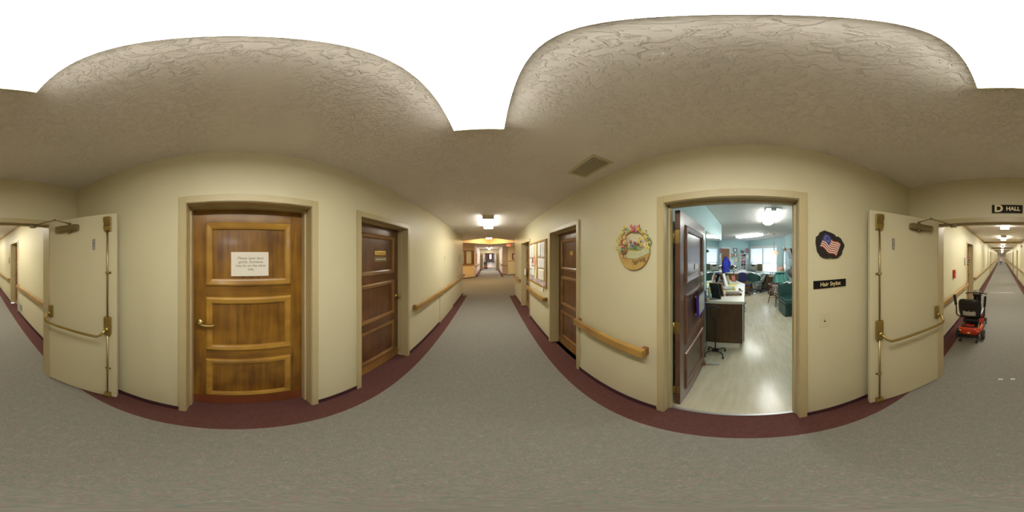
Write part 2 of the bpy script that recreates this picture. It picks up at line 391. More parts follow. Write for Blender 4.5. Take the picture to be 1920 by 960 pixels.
# ------------------------------------------------------------ walls
def wall(name, P, Q, m, label, openings=(), th=.25, z1=CZ, side=1, z0=0, outm=None):
    """wall face runs P->Q; thickness goes to the left (side=1) of P->Q; openings = (a,b,z0,z1) along it"""
    P, Q = Vector((*P, 0)), Vector((*Q, 0)); d = Q-P; L = d.length; ang = math.atan2(d.y, d.x)
    mb = MB(); mb.X = Matrix.Translation(P) @ Matrix.Rotation(ang, 4, 'Z')
    t0, t1 = (0, th) if side > 0 else (-th, 0)
    x = 0
    for (a, b, oz0, oz1) in sorted(openings):
        if a > x: mb.box(x, a, t0, t1, z0, z1, m)
        if oz1 < z1: mb.box(a, b, t0, t1, oz1, z1, m)
        if oz0 > z0: mb.box(a, b, t0, t1, z0, oz0, m)
        x = b
    if x < L: mb.box(x, L, t0, t1, z0, z1, m)
    return struct(mb.build(name), label, 'wall')
DH = 2.075
def dop(y0, ys, w): return [(y-y0-w/2, y-y0+w/2, 0, DH) for y in ys]
# left side of the corridor (P->Q along +Y, thickness to the left = -X)
wall('wall_left', (XL, -42), (XL, -1.64), 'wall', 'long cream wall with doors on the left of the D hall', [(42-5.52, 42-4.58, 0, DH)] + dop(-42, (-11.9, -16.4, -20.5, -25, -29.5, -34), .94))
wall('wall_left', (XL, -1.65), (XL, 6.97), 'wall', 'cream corridor wall with the golden wooden door and the electrical room door', [(1.65-.345, 1.65+.597, 0, DH), (1.65+1.138, 1.65+2.08, 0, DH)])
# right side (thickness to the right)
wall('wall_right', (XR, -42), (XR, -1.64), 'wall', 'long cream wall with fire alarm and wreathed door in the D hall', [(42-5.85, 42-4.85, 0, DH)] + dop(-42, (-15.2, -19.5, -24, -28.5, -33), .94), side=-1)
wall('wall_right', (XR, -1.65), (XR, 1.2), 'wall', 'cream corridor wall around the salon doorway', [(1.65-.356, 1.65+.571, 0, DH)], th=.12, side=-1)
wall('wall_right', (XR, 1.2), (XR, 6.7), 'wall', 'cream corridor wall with bulletin board and two brown doors', [(.56, 1.47, 0, DH), (2.98, 4.04, 0, DH)], side=-1)
wall('wall_back', (XL, -1.65), (XR, -1.65), 'wall', 'cream cross wall over the open double doors under the D hall sign', [(XL*-1-.79, -XL+.69, 0, 2.03)], th=.14, side=-1)
# lobby
wall('wall_left_lobby', (XL-.25, 6.97), (-4.3, 6.97), 'lobby', 'lobby wall turning left past the end of the corridor', side=-1, th=.1)
wall('wall_left_lobby', (-4.3, 6.97), (-4.3, 8.6), 'lobby', 'lobby wall far to the left', th=.1)
F1a, F1b = (-4.3, 8.62), (-1.16, 12.66)
wall('wall_left_lobby', F1a, F1b, 'peach', 'angled peach lobby wall with the red framed window', th=.1)
wall('wall_right_lobby', (XR+.25, 6.7), (4.3, 6.7), 'lobby', 'lobby wall turning right past the end of the corridor', th=-.1)
wall('wall_right_lobby', (4.3, 6.7), (4.3, 16.1), 'lobby', 'lobby wall far to the right', th=.1, side=-1)
G1, G2, G3 = (4.3, 16.1), (1.58, 14.0), (1.16, 14.72)
wall('wall_right_lobby', G1, G2, 'lobby', 'angled beige lobby wall with dark picture and ledge', th=.1, side=-1)
wall('wall_right_lobby', G2, G3, 'lobby', 'narrow angled beige lobby wall beside the far corridor', th=.1, side=-1)
wall('wall_left_far', (-1.16, 12.66), (-1.16, 20), 'pink', 'left wall of the corridor beyond the lobby', th=.1)
wall('wall_right_far', (1.16, 14.72), (1.16, 20), 'pink', 'right wall of the corridor beyond the lobby', th=.1, side=-1)
wall('wall_front', (-1.16, 20), (1.16, 20), 'wall', 'cream cross wall around the far double doors', [(.36, 1.94, 0, 2.03)], th=.14)
wall('wall_left_far', (-1.16, 20.14), (-1.16, 46), 'pink', 'pinkish left wall far beyond the double doors', th=.1)
wall('wall_right_far', (1.16, 20.14), (1.16, 46), 'pink', 'pinkish right wall far beyond the double doors', th=.1, side=-1)
wall('wall_front', (-1.16, 46), (1.16, 46), 'pink', 'end wall with bright window at the very end of the far corridor', [(.75, 1.65, .9, 2.1)], th=.1)
wall('wall_back', (-1.4, -41.9), (1.3, -41.9), 'pink', 'pinkish end wall at the far end of the D hall', th=.1, side=-1)
# salon
P1, P2, P3 = (6.5, 3.2), (9.2, -.22), (7.52, -1.68)
wall('wall_left_salon', (1.3, .66), (4.45, .66), 'teal', 'teal salon wall behind the open door and long counter', th=.12)
wall('wall_left_salon', (4.45, .78), (4.45, 3.2), 'teal', 'teal salon wall turning away past the mirror', th=.1)
wall('wall_left_salon', (4.45, 3.2), (6.5, 3.2), 'teal', 'teal salon wall in the left alcove', th=.1)
wall('wall_far_salon', P1, P2, 'teal', 'teal far salon wall with framed certificates and shelves', th=.12)
L23 = math.hypot(P3[0]-P2[0], P3[1]-P2[1])
def along(px, P, Q):
    p, t = on_line(px, P, Q); return (p - Vector((*P, 0))).length
wa, wb = along(1407.5, P2, P3), along(1457, P2, P3)
wall('wall_window_salon', P2, P3, 'teal', 'teal salon wall holding the wide window with blinds', [(wa, wb, .88, 2.14)], th=.15)
wall('wall_right_salon', (1.17, -1.68), (7.6, -1.68), 'teal', 'pale teal salon wall with mirror and television', th=.12, side=-1)
f = MB(); f.box(1.17, 1.19, -1.68, -.43, 0, CZ-.002, 'teal'); f.box(1.17, 1.19, .60, .66, 0, CZ-.002, 'teal'); f.box(1.17, 1.19, -.43, .60, 2.14, CZ-.002, 'teal'); f.box(1.17, 1.3, .66, .78, 0, CZ-.002, 'teal')
struct(f.build('wall_door_salon'), 'teal inner face of the salon wall beside its doorway', 'wall')
# ------------------------------------------------------------ baseboards
def baseboard(name, segs, label):
    mb = MB()
    for (P, Q, side) in segs:
        P_, Q_ = Vector((*P, 0)), Vector((*Q, 0)); d_ = Q_-P_; mb.X = Matrix.Translation(P_) @ Matrix.Rotation(math.atan2(d_.y, d_.x), 4, 'Z')
        y0, y1 = (-.008, 0) if side > 0 else (0, .008)
        mb.box(0, d_.length, y0, y1, 0, .06, 'base', .002)
    return struct(mb.build(name), label, 'baseboard')
def segs_y(x, ys, side): return [((x, ys[i]), (x, ys[i+1]), side) for i in range(0, len(ys), 2)]
lw = [-1.65, -.40, .655, 1.085, 2.135, 3.62, 5.03, 6.97]
baseboard('baseboard_left', segs_y(XL, lw, 1), 'dark maroon baseboard on the wall of the golden wooden door')
baseboard('baseboard_right', segs_y(XR, [-1.65, -.415, .64, 1.71, 2.72, 4.13, 5.29, 6.7], -1), 'dark maroon baseboard on the salon side of the corridor')
ds = []; y = -1.79
for c_ in (-5.05, -11.9, -16.4, -20.5, -25, -29.5, -34): ds += [y, c_+.52]; y = c_-.52
ds += [y, -41.9]
baseboard('baseboard_left_hall', segs_y(XL, [v for i in range(0, len(ds), 2) for v in (ds[i+1], ds[i])], 1), 'dark maroon baseboard on the left of the D hall')
ds = []; y = -1.79
for c_ in (-5.35, -15.2, -19.5, -24, -28.5, -33): ds += [y, c_+.55]; y = c_-.55
ds += [y, -41.9]
baseboard('baseboard_right_hall', segs_y(XR, [v for i in range(0, len(ds), 2) for v in (ds[i+1], ds[i])], -1), 'dark maroon baseboard under the fire alarm in the D hall')
baseboard('baseboard_left_lobby', [(F1a, F1b, 1), ((-1.16, 12.66), (-1.16, 20), 1)], 'dark maroon baseboard below the red framed lobby window')
baseboard('baseboard_right_lobby', [(G1, G2, -1), (G2, G3, -1), ((1.16, 14.72), (1.16, 20), -1)], 'dark maroon baseboard on the beige angled lobby walls')
f = MB(); f.box(1.3, 2.6, .652, .66, 0, .1, 'offwhite'); struct(f.build('baseboard_salon'), 'pale baseboard on the teal wall behind the salon door', 'baseboard')

# ------------------------------------------------------------ doors
def casing(mb, x0, x1, h, depth, m='frame', fw=.055, proud=.018, mirror_back=False):
    # faces
    mb.box(x0-fw, x0, -proud, .004, 0, h+fw, m, .003); mb.box(x1, x1+fw, -proud, .004, 0, h+fw, m, .003); mb.box(x0, x1, -proud, .004, h, h+fw, m, .003)
    # reveals
    mb.box(x0-.02, x0+.004, -.01, depth, 0, h+.004, m, .001); mb.box(x1-.004, x1+.02, -.01, depth, 0, h+.004, m, .001); mb.box(x0, x1, -.01, depth, h-.004, h+.02, m, .001)
    # stops
    s0 = depth*.45
    mb.box(x0, x0+.018, s0, depth-.02, 0, h, m, .002); mb.box(x1-.018, x1, s0, depth-.02, 0, h, m, .002); mb.box(x0, x1, s0, depth-.02, h-.018, h, m, .002)
ROWS = [(1.435, 1.945), (.825, 1.335), (.185, .715)]
def panel_leaf(root, w, h, V, Hh, Mo, kick, x0=0, y0=0, flip=False, name='door_leaf'):
    """leaf from local x0..x0+w, front face at y0 (towards -y), thickness .045"""
    mb = MB(); t = .045; st = .118; z0 = .008
    mb.box(x0, x0+st, y0, y0+t, z0, h, V, .001); mb.box(x0+w-st, x0+w, y0, y0+t, z0, h, V, .001)
    zs = [z0] + [z for r_ in reversed(ROWS) for z in r_] + [h]
    for i in range(0, len(zs), 2): mb.box(x0+st, x0+w-st, y0, y0+t, zs[i], zs[i+1], Hh, .001)
    for a, b in ROWS: mb.box(x0+st, x0+w-st, y0+.008, y0+t-.008, a, b, V)
    leaf = mb.build(name, root)
    for (a, b) in ROWS:
        for face in ((1, -1) if flip else (1,)):
            mo = MB()
            prof = [(-.004, 0), (.002, .012), (.014, .017), (.040, .012), (.052, .006), (.056, -.0075)]
            loops = []
            for ins, hh in prof:
                yy = y0-hh if face == 1 else y0+t+hh
                loops.append([mo.bm.verts.new(p) for p in ((x0+st+ins, yy, a+ins), (x0+w-st-ins, yy, a+ins), (x0+w-st-ins, yy, b-ins), (x0+st+ins, yy, b-ins))])
            for l0, l1 in zip(loops, loops[1:]):
                for k in range(4): mo.bm.faces.new((l0[k], l0[(k+1) % 4], l1[(k+1) % 4], l1[k]))
            mo.mi(Mo); mo.build('panel_moulding', leaf)
    if kick:
        k = MB(); k.box(x0+.004, x0+w-.004, y0-.003, y0, z0+.004, .165, kick, .001); k.build('kick_plate', leaf)
    return leaf
def knob(leaf, x, y, z, m='brass', s=1):
    k = MB()
    T = Matrix.Rotation(PI/2, 4, 'X')   # lathe axis -> -y
    k.lathe([(0, 0), (.032, 0), (.032, .005), (.014, .012), (.011, .030), (.018, .036), (.027, .046), (.027, .056), (.018, .066), (0, .068)], (x, y, z), m, 20, T)
    return k.build('door_knob', leaf)
def lever(leaf, x, y, z, m='brass', d=1):
    k = MB(); T = Matrix.Rotation(PI/2, 4, 'X')
    k.lathe([(0, 0), (.036, 0), (.036, .006), (.028, .014), (.013, .018), (.012, .05), (0, .052)], (x, y, z), m, 24, T)
    k.tube([(x, y-.045, z), (x+.02*d, y-.052, z-.002), (x+.06*d, y-.054, z-.006), (x+.105*d, y-.052, z-.006), (x+.125*d, y-.048, z+.006)], .009, m, 10, rs=[.011, .010, .009, .009, .007])
    return k.build('door_handle', leaf)
def hinge(root, x, y, z, m='brass', name='hinge'):
    k = MB(); k.cyl((x, y, z-.05), (x, y, z+.05), .007, m, seg=10)
    for q in (-.018, .018): k.cyl((x, y, z+q-.001), (x, y, z+q+.001), .008, m, seg=10)
    return k
def wood_door(n, y, wallx, rz, w, V, Hh, Mo, kick, label, depth=.15):
    root = thing('door_%d' % n, label, 'door', (wallx, y, 0), rz, None, 'structure')
    mb = MB(); casing(mb, -w/2, w/2, DH, depth+.05); mb.build('door_frame', root)
    leaf = panel_leaf(root, w-.008, DH-.006, V, Hh, Mo, kick, -w/2+.004, depth)
    return root, leaf
A, la = wood_door(1, .126, XL, LEFT, .942, 'woodAv', 'woodAh', 'moldA', 'kickred', 'golden brown wooden panel door with taped paper notice')
lever(la, -.4, .15, 1.10)
h_ = MB()
for z in (.3, 1.05, 1.8): h_.cyl((.468, .142, z-.05), (.468, .142, z+.05), .006, 'frame', seg=10)
h_.build('hinge', A)
B, lb = wood_door(2, 1.609, XL, LEFT, .942, 'woodBv', 'woodBh', 'moldB', 'kickamber', 'dark brown panel door with a gold plate and electrical panel plaque')  # weaker light on this door is carried by its darker wood colour
knob(lb, .405, .15, 1.08)
k = MB(); k.cyl((.40, .15, .13), (.40, .10, .13), .006, 'brass'); k.sph((.40, .095, .13), .014, 'brass'); k.build('door_stop', lb)
C_, lc = wood_door(3, 2.215, XR, RIGHT, .91, 'woodBv', 'woodBh', 'moldB', 'kickamber', 'brown panel door between the bulletin board and the spring basket')
lever(lc, .385, .15, 1.02, d=-1)
D_, ld = wood_door(4, 4.71, XR, RIGHT, 1.06, 'woodBv', 'woodBh', 'moldB', 'kickamber', 'brown panel door with hanging decorations beyond the bulletin board')
lever(ld, -.45, .15, 1.0)
n = 5
E_, le = wood_door(n, -5.35, XR, RIGHT, 1.0, 'woodAv', 'woodAh', 'moldA', 'kickamber', 'wooden door holding a wreath behind the red scooter'); lever(le, .42, .15, 1.0, d=-1)
n += 1
G_, lg = wood_door(n, -5.05, XL, LEFT, .94, 'woodBv', 'woodBh', 'moldB', 'kickamber', 'brown door just inside the D hall above the wall grille'); lever(lg, -.40, .15, 1.0)
n += 1
for i, y in enumerate((-11.9, -16.4, -20.5, -25, -29.5, -34)):
    q = dup(G_, (XL, y, 0), LEFT, 'brown door, %s past the wall grille along the D hall' % ['second', 'third', 'fourth', 'fifth', 'sixth', 'seventh'][i], 'doors down the D hall'); q.name = 'door_%d' % n; n += 1
for i, y in enumerate((-15.2, -19.5, -24, -28.5, -33)):
    q = dup(G_, (XR, y, 0), RIGHT, 'brown door, %s past the wreathed door along the D hall' % ['first', 'second', 'third', 'fourth', 'fifth'][i], 'doors down the D hall'); q.name = 'door_%d' % n; n += 1
# salon doorway with open leaf
S = thing('door_%d' % n, 'dark glossy salon door standing open in its tan frame', 'door', (XR, .1075, 0), RIGHT, None, 'structure'); n += 1
mb = MB(); w = .927
casing(mb, -w/2, w/2, DH, .125)
mb.build('door_frame', S)
lf = panel_leaf(S, .915, 2.05, 'woodSv', 'woodSh', 'moldS', None, 0, 0, True)
# leaf local: x along its width from the hinge, front (-y) faces the viewer side; hinge at world (1.2,.59)
lf.rotation_euler.z = R(92.3)       # relative to S (rz=-90): world direction = +X, slightly inward
lf.location = (-(.505-.1075), 1.19-XR, 0)
for z in (1.83, 1.06, .28):
    k = MB(); k.cyl((-.012, .05, z-.055), (-.012, .05, z+.055), .008, 'brass', seg=10)
    k.box(-.003, 0, .005, .043, z-.055, z+.055, 'brass'); k.box(-.04, -.012, .052, .056, z-.055, z+.055, 'brass')
    k.build('hinge', lf)
knob(lf, .85, 0, 1.09)
# fire doors
def fire_leaf(root, w, h, hx, ang, sgn, closer=True):
    """hinge at local (hx,0); leaf frame: x towards free edge, -y = side with the hardware for sgn=1"""
    F = Matrix.Diagonal((1, -1, 1, 1))
    class MBF(MB):
        def __init__(s): MB.__init__(s); s.X = F
    mb = MBF(); t = .045
    # leaf made in own frame; sgn mirrors in x
    def X(v): return v*sgn
    def bx(m_, x0, x1, *a, **k_):
        a0, a1 = sorted((X(x0), X(x1))); return m_.box(a0, a1, *a, **k_)
    bx(mb, 0, w, 0, t, .012, h, 'doorcream', bev=.002)
    leaf = mb.build('door_leaf', root); leaf.location = (hx, 0, 0); leaf.rotation_euler.z = ang
    rx = w-.075
    # vertical rods
    m_ = MBF(); m_.cyl((X(rx), -.022, 1.12), (X(rx), -.022, 1.92), .008, 'brass'); m_.cyl((X(rx), -.022, .10), (X(rx), -.022, .92), .008, 'brass')
    for z in (1.53, .5):
        bx(m_, rx-.028, rx+.028, -.012, 0, z-.008, z+.008, 'brass', bev=.002); m_.cyl((X(rx), -.022, z-.012), (X(rx), -.022, z+.012), .012, 'brass')
    m_.build('latch_rod', leaf)
    m_ = MBF()
    def yz(pts): return pts
    a0, a1 = sorted((X(rx-.03), X(rx+.03)))
    m_.prism([(0, 2.02), (-.045, 2.02), (-.05, 1.99), (-.03, 1.955), (-.045, 1.93), (-.035, 1.90), (0, 1.89)], a0, a1, 'brass', 'X')
    m_.build('top_latch', leaf)
    m_ = MBF(); m_.prism([(0, .10), (-.03, .10), (-.045, .07), (-.04, .025), (0, .02)], a0, a1, 'brass', 'X'); m_.build('bottom_latch', leaf)
    # bar cases
    m_ = MBF(); bx(m_, rx-.035, rx+.035, -.035, 0, .93, 1.12, 'brass', bev=.014); m_.cyl((X(rx), -.03, 1.0), (X(rx), -.062, 1.0), .02, 'brass'); bx(m_, rx-.02, rx+.02, -.02, 0, .91, .95, 'bronze', bev=.006); m_.build('bar_case', leaf)
    m_ = MBF(); bx(m_, .015, .07, -.032, 0, .97, 1.12, 'brass', bev=.010); m_.cyl((X(.045), -.03, 1.03), (X(.045), -.058, 1.03), .018, 'brass'); m_.build('bar_case', leaf)
    m_ = MBF(); m_.tube([(X(.045), -.05, 1.03), (X(.035), -.085, 1.0), (X(.04), -.108, .965), (X(.07), -.115, .95), (X(.2), -.115, .945), (X(w*.5), -.115, .942), (X(rx-.12), -.115, .94), (X(rx-.06), -.112, .94), (X(rx-.03), -.10, .96), (X(rx-.01), -.075, .99), (X(rx), -.055, 1.0)], .0125, 'brass', 12)
    m_.build('push_bar', leaf)
    # plate with two screws
    m_ = MBF(); bx(m_, w-.235, w-.205, -.003, 0, 1.73, 1.83, 'silver', bev=.001); m_.sph((X(w-.22), -.003, 1.75), .004, 'white'); m_.sph((X(w-.22), -.003, 1.81), .004, 'white'); m_.build('metal_plate', leaf)
    # closer
    m_ = MBF(); a0, a1 = sorted((X(.13), X(.40)))
    m_.box(a0, a1, -.055, 0, 1.925, 1.985, 'bronze', .018); m_.cyl((X(.31), -.03, 1.985), (X(.31), -.03, 2.005), .016, 'bronze'); m_.cyl((X(.31), -.03, 1.91), (X(.31), -.03, 1.925), .02, 'bronze'); bx(m_, .385, .41, -.05, -.005, 1.93, 1.98, 'bronze', bev=.004)
    m_.build('door_closer', leaf)
    return leaf
def closer_arm(leaf, root, p_leaf, p_elbow, p_frame):
    m_ = MB(); m_.tube([p_leaf, p_elbow], .006, 'bronze', 8); m_.tube([p_elbow, p_frame], .006, 'bronze', 8); m_.sph(p_elbow, .012, 'bronze')
    m_.box(p_frame[0]-.035, p_frame[0]+.035, p_frame[1]-.02, p_frame[1]+.03, p_frame[2]-.02, p_frame[2]+.012, 'bronze', .004)
    return m_.build('closer_arm', root)
def fire_doors(nm, label, loc, rz, x0, x1, wl, wr, al, ar):
    root = thing(nm, label, 'double doors', loc, rz, None, 'structure')
    mb = MB()
    d1 = .14
    for (a, b) in ((x0-.045, x0+.004), (x1-.004, x1+.045)): mb.box(a, b, -.016, d1+.01, 0, 2.075, 'frame', .003)
    mb.box(x0, x1, -.016, d1+.01, 2.025, 2.075, 'frame', .003); mb.box(x0, x1, .05, .09, 2.008, 2.03, 'frame', .002)
    mb.build('door_frame', root)
    L = fire_leaf(root, wl, 2.055, x0-.002, al, 1)
    Rr = fire_leaf(root, wr, 2.055, x1+.002, ar, -1)
    return root, L, Rr
# near pair: seen looking -Y, so local x = -X world
# viewed in that frame the left leaf (screen x 1763) hinges at world X=.675, the right leaf at X=-.77
root, L, Rr = fire_doors('door_%d' % n, 'near pair of cream fire doors with brass push bars held open', (0, -1.66, 0), BACK, -.675, .775, .80, .785,
                         -(PI/2+math.atan2(.27, .75)), (PI/2+math.atan2(.283, .73)))
n += 1
closer_arm(L, root, (-.752, -.315, 2.0), (-.64, -.27, 2.03), (-.50, -.02, 2.0))
closer_arm(Rr, root, (.862, -.295, 2.0), (.72, -.25, 2.03), (.58, -.02, 2.0))
root2, L2, R2 = fire_doors('door_%d' % n, 'far pair of cream fire doors open beyond the lobby', (0, 19.98, 0), FRONT, -.79, .78, .78, .78, -(PI/2-R(4)), (PI/2-R(4)))
n += 1
# ------------------------------------------------------------ ceiling lights
LG = 'fluorescent ceiling lights along the corridor'
def make_light(label, loc, L=1.24, ln='lens'):
    t = thing('ceiling_light', label, 'ceiling light', loc, 0, LG)
    mb = MB(); mb.box(-.128, .128, -L/2, L/2, -.022, 0, 'white', .003)
    mb.box(-.122, .122, -L/2-.012, -L/2, -.088, 0, 'ivory', .004); mb.box(-.122, .122, L/2, L/2+.012, -.088, 0, 'ivory', .004)
    mb.build('housing', t)
    mb = MB(); mb.prism([(-.122, -.078), (-.121, -.082), (.121, -.082), (.122, -.078)], -L/2+.001, L/2-.001, ln, 'Y')
    mb.build('diffuser', t)
    for s_ in (-1, 1):
        mb = MB(); mb.prism([(s_*.124, -.022), (s_*.122, -.0775), (s_*.118, -.0775), (s_*.120, -.022)], -L/2+.001, L/2-.001, ln+'side', 'Y'); mb.build('diffuser_side', t)
    return t
cl = make_light('large white fluorescent ceiling light directly overhead', (-.053, .16, CZ))
cl = make_light('fluorescent ceiling light before the lobby, ahead of the wooden doors', (-.03, 3.98, CZ), 1.24, 'lensfar')
dup(cl, (-.03, 16.6, CZ), 0, 'small bright ceiling light in the corridor just beyond the lobby', LG)
dup(cl, (0, 21.6, CZ), 0, 'ceiling light beyond the far open double doors', LG)
for y, nm in ((26.5, 'second'), (32, 'third'), (38, 'fourth')): dup(cl, (0, y, CZ), 0, '%s ceiling light past the far open double doors' % nm, LG)
for i, y in enumerate((-4.05, -7.45, -11.1, -14.4, -18.6, -22.4, -26.5, -30.5, -35, -39)):
    dup(cl, (-.09, y, CZ), 0, '%s fluorescent ceiling light in the D hall, counted from its sign' % ['first', 'second', 'third', 'fourth', 'fifth', 'sixth', 'seventh', 'eighth', 'ninth', 'tenth'][i], LG)

make_light('added unseen ceiling light brightening the right wing of the lobby', (2.9, 12.6, CZ), 1.24, 'lenslobby')  # unseen lamp added to brighten the lobby's right walls
make_light('added unseen ceiling light brightening the left wing of the lobby', (-3.1, 8.3, CZ), 1.24, 'lenslobby')  # second unseen lamp, added to lift the lobby's left side
dup(cl, (-.03, 18.6, CZ), 0, 'added ceiling light brightening the stretch before the far double doors', LG)  # lamp added to brighten the ceiling before the far doors
# ------------------------------------------------------------ handrails
HR = 'oak handrails along the corridor walls'
def rail(label, y0, y1, side, z=.845, x=None):
    """side -1: on the left wall, +1: on the right wall"""
    wx = x if x is not None else (XL if side < 0 else XR)
    L = abs(y1-y0); rz = LEFT if side < 0 else RIGHT
    t = thing('handrail', label, 'handrail', (wx, (y0+y1)/2, z), rz, HR)
    mb = MB(); mb.box(-L/2, L/2, -.092, -.044, -.038, .038, 'oak', .007)
    mb.build('rail', t)
    for s_ in (-1, 1):
        e = MB(); a = s_*(L/2-.0005); e.box(min(a, a-s_*.045), max(a, a-s_*.045), -.046, 0, -.038, .038, 'oakend', .004); e.build('end_return', t)
    n_ = max(2, int(L/1.3)+1)
    if L < 20:
        for i in range(n_):
            xx = -L/2+.22+(L-.44)*i/(n_-1)
            k = MB(); k.tube([(xx, 0, -.075), (xx, -.035, -.07), (xx, -.065, -.055), (xx, -.068, -.039)], .006, 'silver', 8); k.cyl((xx, -.001, -.075), (xx, -.006, -.075), .022, 'silver'); k.build('wall_bracket', t)
    return t
rail('short oak handrail under the spring basket, ending before the salon door', .706, 1.70, 1)
rail('oak handrail right below the bulletin board', 2.83, 4.20, 1)
rail('oak handrail on the last stretch of right wall before the lobby', 5.36, 6.75, 1)
rail('long oak handrail past the electrical room door', 2.27, 7.0, -1)
rail('oak handrail behind the scooter, starting at the fire door', -4.72, -1.98, 1, .83)
rail('long oak handrail on the scooter side of D hall beyond the wreathed door', -14.6, -6.0, 1, .83)
rail('oak handrail above the wall grille in the D hall', -4.42, -1.98, -1, .83)
rail('long oak handrail after the first door opposite the scooter', -11.3, -5.72, -1, .83)
for a, b, i in ((-18.9, -15.8, 'third'), (-23.4, -20.1, 'fourth'), (-27.9, -24.6, 'fifth'), (-32.4, -29.1, 'sixth'), (-41, -33.6, 'seventh')): rail('distant oak handrail, %s along the scooter side of D hall' % i, a, b, 1, .83)
for a, b, i in ((-15.8, -12.5, 'third'), (-19.9, -17, 'fourth'), (-24.4, -21.1, 'fifth'), (-28.9, -25.6, 'sixth'), (-33.4, -30.1, 'seventh'), (-41, -34.6, 'eighth')): rail('distant oak handrail, %s along the grille side of D hall' % i, a, b, -1, .83)
rail('handrail on the left wall of the corridor beyond the lobby', 12.9, 18.9, -1, .845, -1.16)
rail('handrail on the right wall of the corridor beyond the lobby', 14.9, 18.9, 1, .845, 1.16)
# rail on the narrow facet
def facet(P, Q, px, side_th):
    p, t = on_line(px, P, Q); return p
ang = math.atan2(G2[1]-G3[1], G2[0]-G3[0])
mid = ((G2[0]+G3[0])/2, (G2[1]+G3[1])/2)
t = thing('handrail', 'short handrail on the narrow angled wall across the lobby', 'handrail', (mid[0], mid[1], .845), ang, HR)
k = MB(); k.box(-.38, .38, -.09, -.045, -.035, .035, 'oak', .006); k.build('rail', t)
for a_ in (-.38, .34): k = MB(); k.box(a_, a_+.04, -.046, 0, -.035, .035, 'oakend', .004); k.build('end_return', t)

# ------------------------------------------------------------ wood trims and beams of the D hall
for i, (y, nm) in enumerate(((-9.9, 'nearest'), (-17.1, 'second'), (-24.5, 'third'), (-32, 'fourth'))):
    b_ = MB(); b_.box(XL, XR, y-.12, y+.10, CZ-.10, CZ, 'wall'); b_.box(XL, XR, y+.10, y+.118, CZ-.085, CZ-.0, 'oak', .003)
    struct(b_.build('trim_%d' % (i+2)), '%s ceiling beam with oak strip across the D hall' % nm, 'beam')
b_ = MB(); b_.box(XR-.02, XR, -9.9, -1.8, CZ-.055, CZ-.002, 'oak', .004)
o = struct(b_.build('trim_6'), 'oak crown strip above the scooter side wall', 'trim')
b_ = MB(); b_.box(XL, XL+.02, -9.9, -1.8, CZ-.055, CZ-.002, 'oak', .004)
struct(b_.build('trim_7'), 'oak crown strip above the grille side wall', 'trim')
b_ = MB(); b_.box(-.55, .55, -7.31, -7.27, 0, .004, 'silver'); struct(b_.build('trim_8'), 'pale metal strip across the D hall carpet', 'threshold')

# ------------------------------------------------------------ things on the corridor walls
# taped notice on the golden door (panel face is 8 mm behind the leaf face)
dx = XL-.15-.008
n_ = thing('paper_notice', 'white paper notice taped to the golden wooden door', 'notice', (dx+.001, .135, 1.607), LEFT)
k = MB(); k.box(-.155, .150, -.0012, 0, -.095, .10, 'paper'); k.build('sheet', n_)
text('Please open door\ngently. Someone\nmay be on the other\nside.', .030, 'ink', n_, (.005, -.0018, .005), name='writing')
# plates on the dark brown door
p_ = thing('name_plate', 'gold engraved name plate on the dark brown door', 'sign', (dx+.001, 1.655, 1.712), LEFT)
k = MB(); k.box(-.115, .115, -.003, 0, -.026, .026, 'goldp', .001); k.build('plate', p_)
text('UTILITY ROOM', .026, 'bronze', p_, (0, -.0035, 0), name='engraving')
p_ = thing('name_plate', 'brown plaque with white letters below the gold plate', 'sign', (dx+.001, 1.662, 1.632), LEFT)
k = MB(); k.box(-.128, .128, -.003, 0, -.030, .030, 'bronze', .001); k.build('plate', p_)
text('ELECTRICAL PANEL', .024, 'paperw', p_, (0, -.0035, 0), name='lettering', bold=.0005)
# tag on door C
p_ = thing('name_plate', 'small gold tag on the brown door left of the spring basket', 'sign', (XR+.159, 2.2, 1.72), RIGHT)
k = MB(); k.box(-.045, .045, -.002, 0, -.03, .03, 'goldp', .001); k.build('plate', p_)
text('103', .03, 'bronze', p_, (0, -.0025, 0), name='engraving')
# access panel on left wall
k = MB(); k.box(0, 1.39, -.012, 0, .02, .76, 'doorcream', .003); o = k.build('wall_panel', None, (XL, 3.63, 0), LEFT); tag(o, 'cream rectangular panel fixed low under the long handrail', 'wall panel')
k = MB(); k.box(-.035, .035, -.006, 0, -.06, .06, 'ivory', .002); k.box(-.006, .006, -.012, -.006, -.012, .012, 'black', .001); o = k.build('wall_switch', None, (XL, 4.09, 1.62), LEFT); tag(o, 'small switch plate on the left wall above the long handrail', 'switch')
k = MB(); k.box(-.05, .05, -.02, 0, -.13, .13, 'grill', .004); k.box(-.035, .035, -.024, -.02, -.03, .09, 'silver', .002); o = k.build('wall_plaque', None, (XL, 6.2, 1.58), LEFT); tag(o, 'narrow grey plaque at the left wall corner by the lobby', 'plaque')
# light switch
t = thing('light_switch', 'ivory light switch below the hair stylist sign', 'switch', (XR, -.553, 1.184), RIGHT)
k = MB(); k.box(-.037, .037, -.006, 0, -.060, .060, 'ivory', .003); k.build('cover_plate', t)
k = MB(); k.box(-.005, .005, -.018, -.005, .0, .016, 'ivory', .001); k.build('toggle', t)
k = MB(); k.box(-.007, .007, -.007, -.0055, -.014, .014, 'dark'); k.cyl((0, -.006, .035), (0, -.0075, .035), .003, 'silver'); k.cyl((0, -.006, -.035), (0, -.0075, -.035), .003, 'silver'); k.build('toggle_slot', t)  # shade inside the slot is put into a dark plate
# hair stylist sign
t = thing('door_sign', 'black sign lettered Hair Stylist beside the salon door', 'sign', (XR, -.60, 1.468), RIGHT)
k = MB(); k.box(-.137, .137, -.008, 0, -.029, .029, 'signblack', .002); k.build('plate', t)
text('Hair Stylist', .042, 'signgold', t, (0, -.0085, -.001), name='lettering', bold=.0006, sx=.93)
